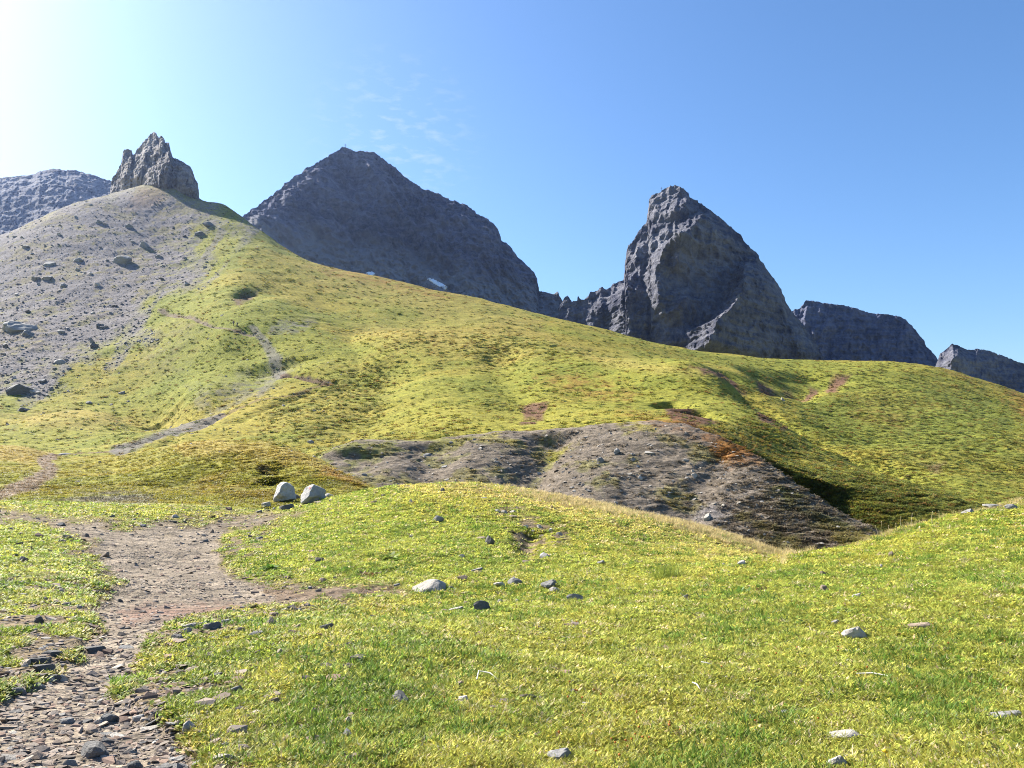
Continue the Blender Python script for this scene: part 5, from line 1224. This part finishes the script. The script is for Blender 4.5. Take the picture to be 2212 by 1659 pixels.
plant('grass_tussock', 'tall grass tussock in the saddle beside the knoll', 'tussock', 1445, 1250, 84, 260, .42, .012, (.5, 1.5), .9, M_SEDGE, .40, squash=.6)
plant('grass_tussock', 'bright lush grass tuft on the edge of the footpath', 'tussock', 262, 1478, 62, 240, .40, .028, (.4, 1.4), .9, M_LUSH, .42, squash=.7)
plant('grass_tussock', 'small green tuft right of the lush path tuft', 'tussock', 350, 1470, 46, 110, .30, .03, (.4, 1.4), .9, M_SEDGE, .5, squash=.6)
plant('grass_tussock', 'weedy green clump in the bottom right turf', 'tussock', 1440, 1645, 60, 60, .32, .11, (.2, 1.1), .6, M_DOCK, .5, squash=.8)

def tube(path, radii, sides=6):
    P = np.array(path, float); V = []; Fq = []
    for i, p in enumerate(P):
        d = P[min(i + 1, len(P) - 1)] - P[max(i - 1, 0)]; d /= np.linalg.norm(d)
        a = np.cross(d, [0, 0, 1.0]); a = a if np.linalg.norm(a) > .05 else np.cross(d, [1.0, 0, 0]); a /= np.linalg.norm(a); b = np.cross(d, a)
        for k in range(sides):
            t = 2 * math.pi * k / sides; V.append(p + (a * math.cos(t) + b * math.sin(t)) * radii[i])
    for i in range(len(P) - 1):
        for k in range(sides): Fq.append([i * sides + k, i * sides + (k + 1) % sides, (i + 1) * sides + (k + 1) % sides, (i + 1) * sides + k])
    return np.array(V), np.array(Fq)

_t = NT('bleached_wood'); _t.principled(_t.mix(_t.noise(40, 4), (.55, .5, .42), (.72, .68, .6)), .8); M_WOOD = _t.m
def stick(label, pts):
    W = [CAST.hit(a, b)[0] + np.array([0, 0, .025 + c]) for a, b, c in pts]
    V, Fq = tube(W, [.004] + [.005] * (len(W) - 2) + [.003])
    o = mesh_np('dry_stick', V - W[0], Fq, M_WOOD); o.location = W[0]
    tag(o, label, 'stick', 'bleached sticks in the turf')
stick('long straight white stick in the right turf', [(1850,1463,.0),(1885,1465,.01),(1920,1468,.0)])
stick('bent white stick left of centre in the turf', [(1030,1476,.0),(1034,1467,.03),(1058,1468,.02),(1074,1474,.0)])
stick('short white stick slanting in the turf at centre right', [(1496,1482,.0),(1505,1489,.01),(1513,1497,.0)])
stick('small pale stick right of centre in the turf', [(1515,1440,.01),(1526,1442,.01),(1537,1442,.0)])

# withered orange flower heads on short stems
_t = NT('flower_stem'); _t.principled((.17, .15, .05), .7); M_STEM = _t.m
_t = NT('withered_flower'); _t.principled(_t.mix(_t.noise(160, 3), (.20, .055, .015), (.55, .21, .03)), .75); M_FLOWER = _t.m
_t = NT('yellow_flower'); _t.principled(_t.mix(_t.noise(160, 3), (.65, .36, .02), (.75, .50, .03)), .7); M_YFLOWER = _t.m
_t = NT('seed_head'); _t.principled(_t.mix(_t.noise(90, 3), (.42, .34, .2), (.62, .52, .34)), .85); M_SEED = _t.m
def flower(label, group, px, py, hgt, r, mat, name='withered_flower', long=1.0):
    x, y, z = CAST.hit(px, py)[0]
    root = bpy.data.objects.new(name, None); COL.objects.link(root); root.location = (x, y, z)
    rr = np.random.RandomState(int(px * 7 + py)); lx, ly = rr.uniform(-.25, .25, 2) * hgt
    V, Fq = tube([(0, 0, -.01), (lx * .3, ly * .3, hgt * .5), (lx, ly, hgt)], [.002 * long, .0018 * long, .0015 * long], 5)
    mesh_np('stem', V, Fq, M_STEM if long < 1.5 else M_SEED, parent=root)
    p, f = rock_points(900 + rr.randint(50), 2, 26, 6, .28)
    mesh_np('flower_head', p * np.array([r, r, r * .85 * long]) + np.array([lx, ly, hgt + r * .4 * long]), f, mat, parent=root)
    tag(root, label, 'flower', group)
_rf = np.random.RandomState(77)
for q in [(1228,1490),(1246,1505),(1229,1512),(1284,1501),(1301,1508),(1257,1518),(1243,1510),(1257,1556),(1378,1555),(1378,1578),(1375,1602),(1368,1606),(1352,1608),(1390,1600),(1318,1610),(1326,1620),(1340,1640),(1360,1625),(1398,1612),(1443,1572),(1442,1582),(1466,1596),(1210,1606),(1286,1636),(1018,1566),(961,1525),(787,1547),(822,1525),(920,1377),(1207,1325),(1300,1390),(1368,1388),(1247,1352)]:
    flower('withered orange flower head among many in the central turf', 'withered flower heads of the central turf', q[0], q[1] + 6, _rf.uniform(.03, .07), _rf.uniform(.007, .013), M_FLOWER)
for q in [(1819,1380),(1894,1352),(1905,1363),(1947,1355),(2111,1352),(2012,1355),(1812,1404),(1811,1413),(1947,1417),(1976,1382),(2053,1402),(2120,1393),(2054,1371),(2170,1398),(1848,1455),(1876,1455),(1677,1426),(1725,1408),(1556,1447),(2100,1482),(1982,1492),(1765,1558),(1638,1578),(2140,1190),(2145,1315),(2166,1260),(2155,1200),(1940,1180)]:
    flower('withered rusty flower head among many in the right turf', 'withered flower heads of the right turf', q[0], q[1] + 6, _rf.uniform(.03, .07), _rf.uniform(.007, .012), M_FLOWER)
flower('yellow flower at the bottom right of the turf', None, 1913, 1650, .05, .015, M_YFLOWER, 'yellow_flower')
flower('small yellow flower above the bottom right one', None, 2003, 1442, .05, .012, M_YFLOWER, 'yellow_flower')
for px, py in [(1828,1172),(1836,1170),(1852,1166),(1867,1164),(1874,1160),(1884,1159),(1888,1158),(1897,1157),(1903,1155),(1918,1152),(1936,1147),(1946,1145),(1968,1140),(2012,1128),(2030,1123)]:
    flower('dry seed stalk standing on the far edge of the right meadow', 'dry stalks on the meadow edge', px, py + 1, _rf.uniform(.16, .36), .010, M_SEED, 'seed_stalk', 2.0)

# summit crosses
_t = NT('cross_metal'); _t.principled((.10, .10, .11), .5); M_CROSS = _t.m
def box(c, s):
    v = np.array([[x, y, z] for x in (-.5, .5) for y in (-.5, .5) for z in (-.5, .5)]) * np.array(s) + np.array(c)
    return v, np.array([[0, 1, 3, 2], [4, 6, 7, 5], [0, 4, 5, 1], [2, 3, 7, 6], [0, 2, 6, 4], [1, 5, 7, 3]])
def cross(label, p, H):
    root = bpy.data.objects.new('summit_cross', None); COL.objects.link(root); root.location = p
    for nm, c, s in (('post', (0, 0, H * .5 - .5), (H * .06, H * .06, H + 1)), ('crossbeam', (0, -.02, H * .72), (H * .5, H * .06, H * .06))):
        v, f = box(c, s); mesh_np(nm, v, f, M_CROSS, False, parent=root)
    tag(root, label, 'cross', 'summit crosses')
cross('thin summit cross on top of the pyramid mountain', Vector(at(746, 320, 1106)), 6.5)
cross('tiny summit cross on the shoulder of the rock tower', Vector(at(1429, 413, 868)), 5.0)

# hikers: one continuous skinned body each, clothes by height, backpack as child
def hiker(label, px, py, H, shirt, trousers, pack, stride, seed):
    x, y, z = CAST.hit(px, py)[0]
    k = H / 1.75
    J = {'pel': (0, 0, .95), 'wai': (0, 0, 1.10), 'che': (0, .03, 1.32), 'nec': (0, .05, 1.48), 'hea': (0, .09, 1.60), 'top': (0, .09, 1.72)}
    E = [('pel', 'wai'), ('wai', 'che'), ('che', 'nec'), ('nec', 'hea'), ('hea', 'top')]
    R = {'pel': .15, 'wai': .135, 'che': .16, 'nec': .06, 'hea': .10, 'top': .075}
    for s, sg in (('l', -1), ('r', 1)):
        st = stride * sg
        J.update({'hip' + s: (.09 * sg, 0, .90), 'kne' + s: (.10 * sg, st * .5 + .04, .50), 'ank' + s: (.10 * sg, st, .09 + .03 * (sg < 0)), 'toe' + s: (.10 * sg, st + .17, .04),
                  'sho' + s: (.19 * sg, .02, 1.40), 'elb' + s: (.25 * sg, -st * .35, 1.14), 'wri' + s: (.25 * sg, -st * .5 + .20, .98), 'han' + s: (.25 * sg, -st * .5 + .29, .96)})
        R.update({'hip' + s: .095, 'kne' + s: .06, 'ank' + s: .045, 'toe' + s: .035, 'sho' + s: .065, 'elb' + s: .045, 'wri' + s: .033, 'han' + s: .035})
        E += [('pel', 'hip' + s), ('hip' + s, 'kne' + s), ('kne' + s, 'ank' + s), ('ank' + s, 'toe' + s), ('che', 'sho' + s), ('sho' + s, 'elb' + s), ('elb' + s, 'wri' + s), ('wri' + s, 'han' + s)]
    names = list(J); ix = {n: i for i, n in enumerate(names)}
    me = bpy.data.meshes.new('person'); me.from_pydata([tuple(c * k for c in J[n]) for n in names], [(ix[a], ix[b]) for a, b in E], [])
    t = NT('hiker_clothes')
    g = t.n('ShaderNodeTexCoord').outputs['Object']; sp = t.n('ShaderNodeSeparateXYZ'); t.l(g, sp.inputs[0]); zz = sp.outputs[2]
    def over(v): return t.math('GREATER_THAN', zz, v * k)
    c = t.mix(over(.12), (.06, .05, .04), trousers); c = t.mix(over(1.0), c, shirt); c = t.mix(over(1.50), c, (.45, .29, .21)); c = t.mix(over(1.66), c, (.05, .035, .025))
    t.principled(c, .8)
    me.materials.append(t.m)
    o = bpy.data.objects.new('person', me); COL.objects.link(o)
    md = o.modifiers.new('skin', 'SKIN'); md.use_smooth_shade = True
    for i, n in enumerate(names):
        sv = me.skin_vertices[0].data[i]; sv.radius = (R[n] * k, R[n] * k); sv.use_root = (n == 'pel')
    o.modifiers.new('sub', 'SUBSURF').levels = 1; o.modifiers['sub'].render_levels = 1
    o.location = (x, y, z + .01); o.rotation_euler = (0, 0, math.radians(62))
    tag(o, label, 'person', 'two hikers on the trail')
    p, f = rock_points(960 + seed, 2, 8, 8, .02); p = unit(p) * np.array([.32, .22, .52]) * k + np.array([0, -.20, 1.27]) * k
    t = NT('backpack'); t.principled(pack, .8)
    mesh_np('backpack', p, f, t.m, True, parent=o)
hiker('hiker in dark clothes walking ahead on the hillside trail', 504.5, 705, 1.85, (.10, .10, .13), (.05, .05, .06), (.16, .10, .10), .30, 1)
hiker('hiker in a pale top following on the hillside trail', 512, 707.5, 1.72, (.50, .48, .44), (.06, .055, .05), (.05, .05, .07), -.28, 2)

build_turf()
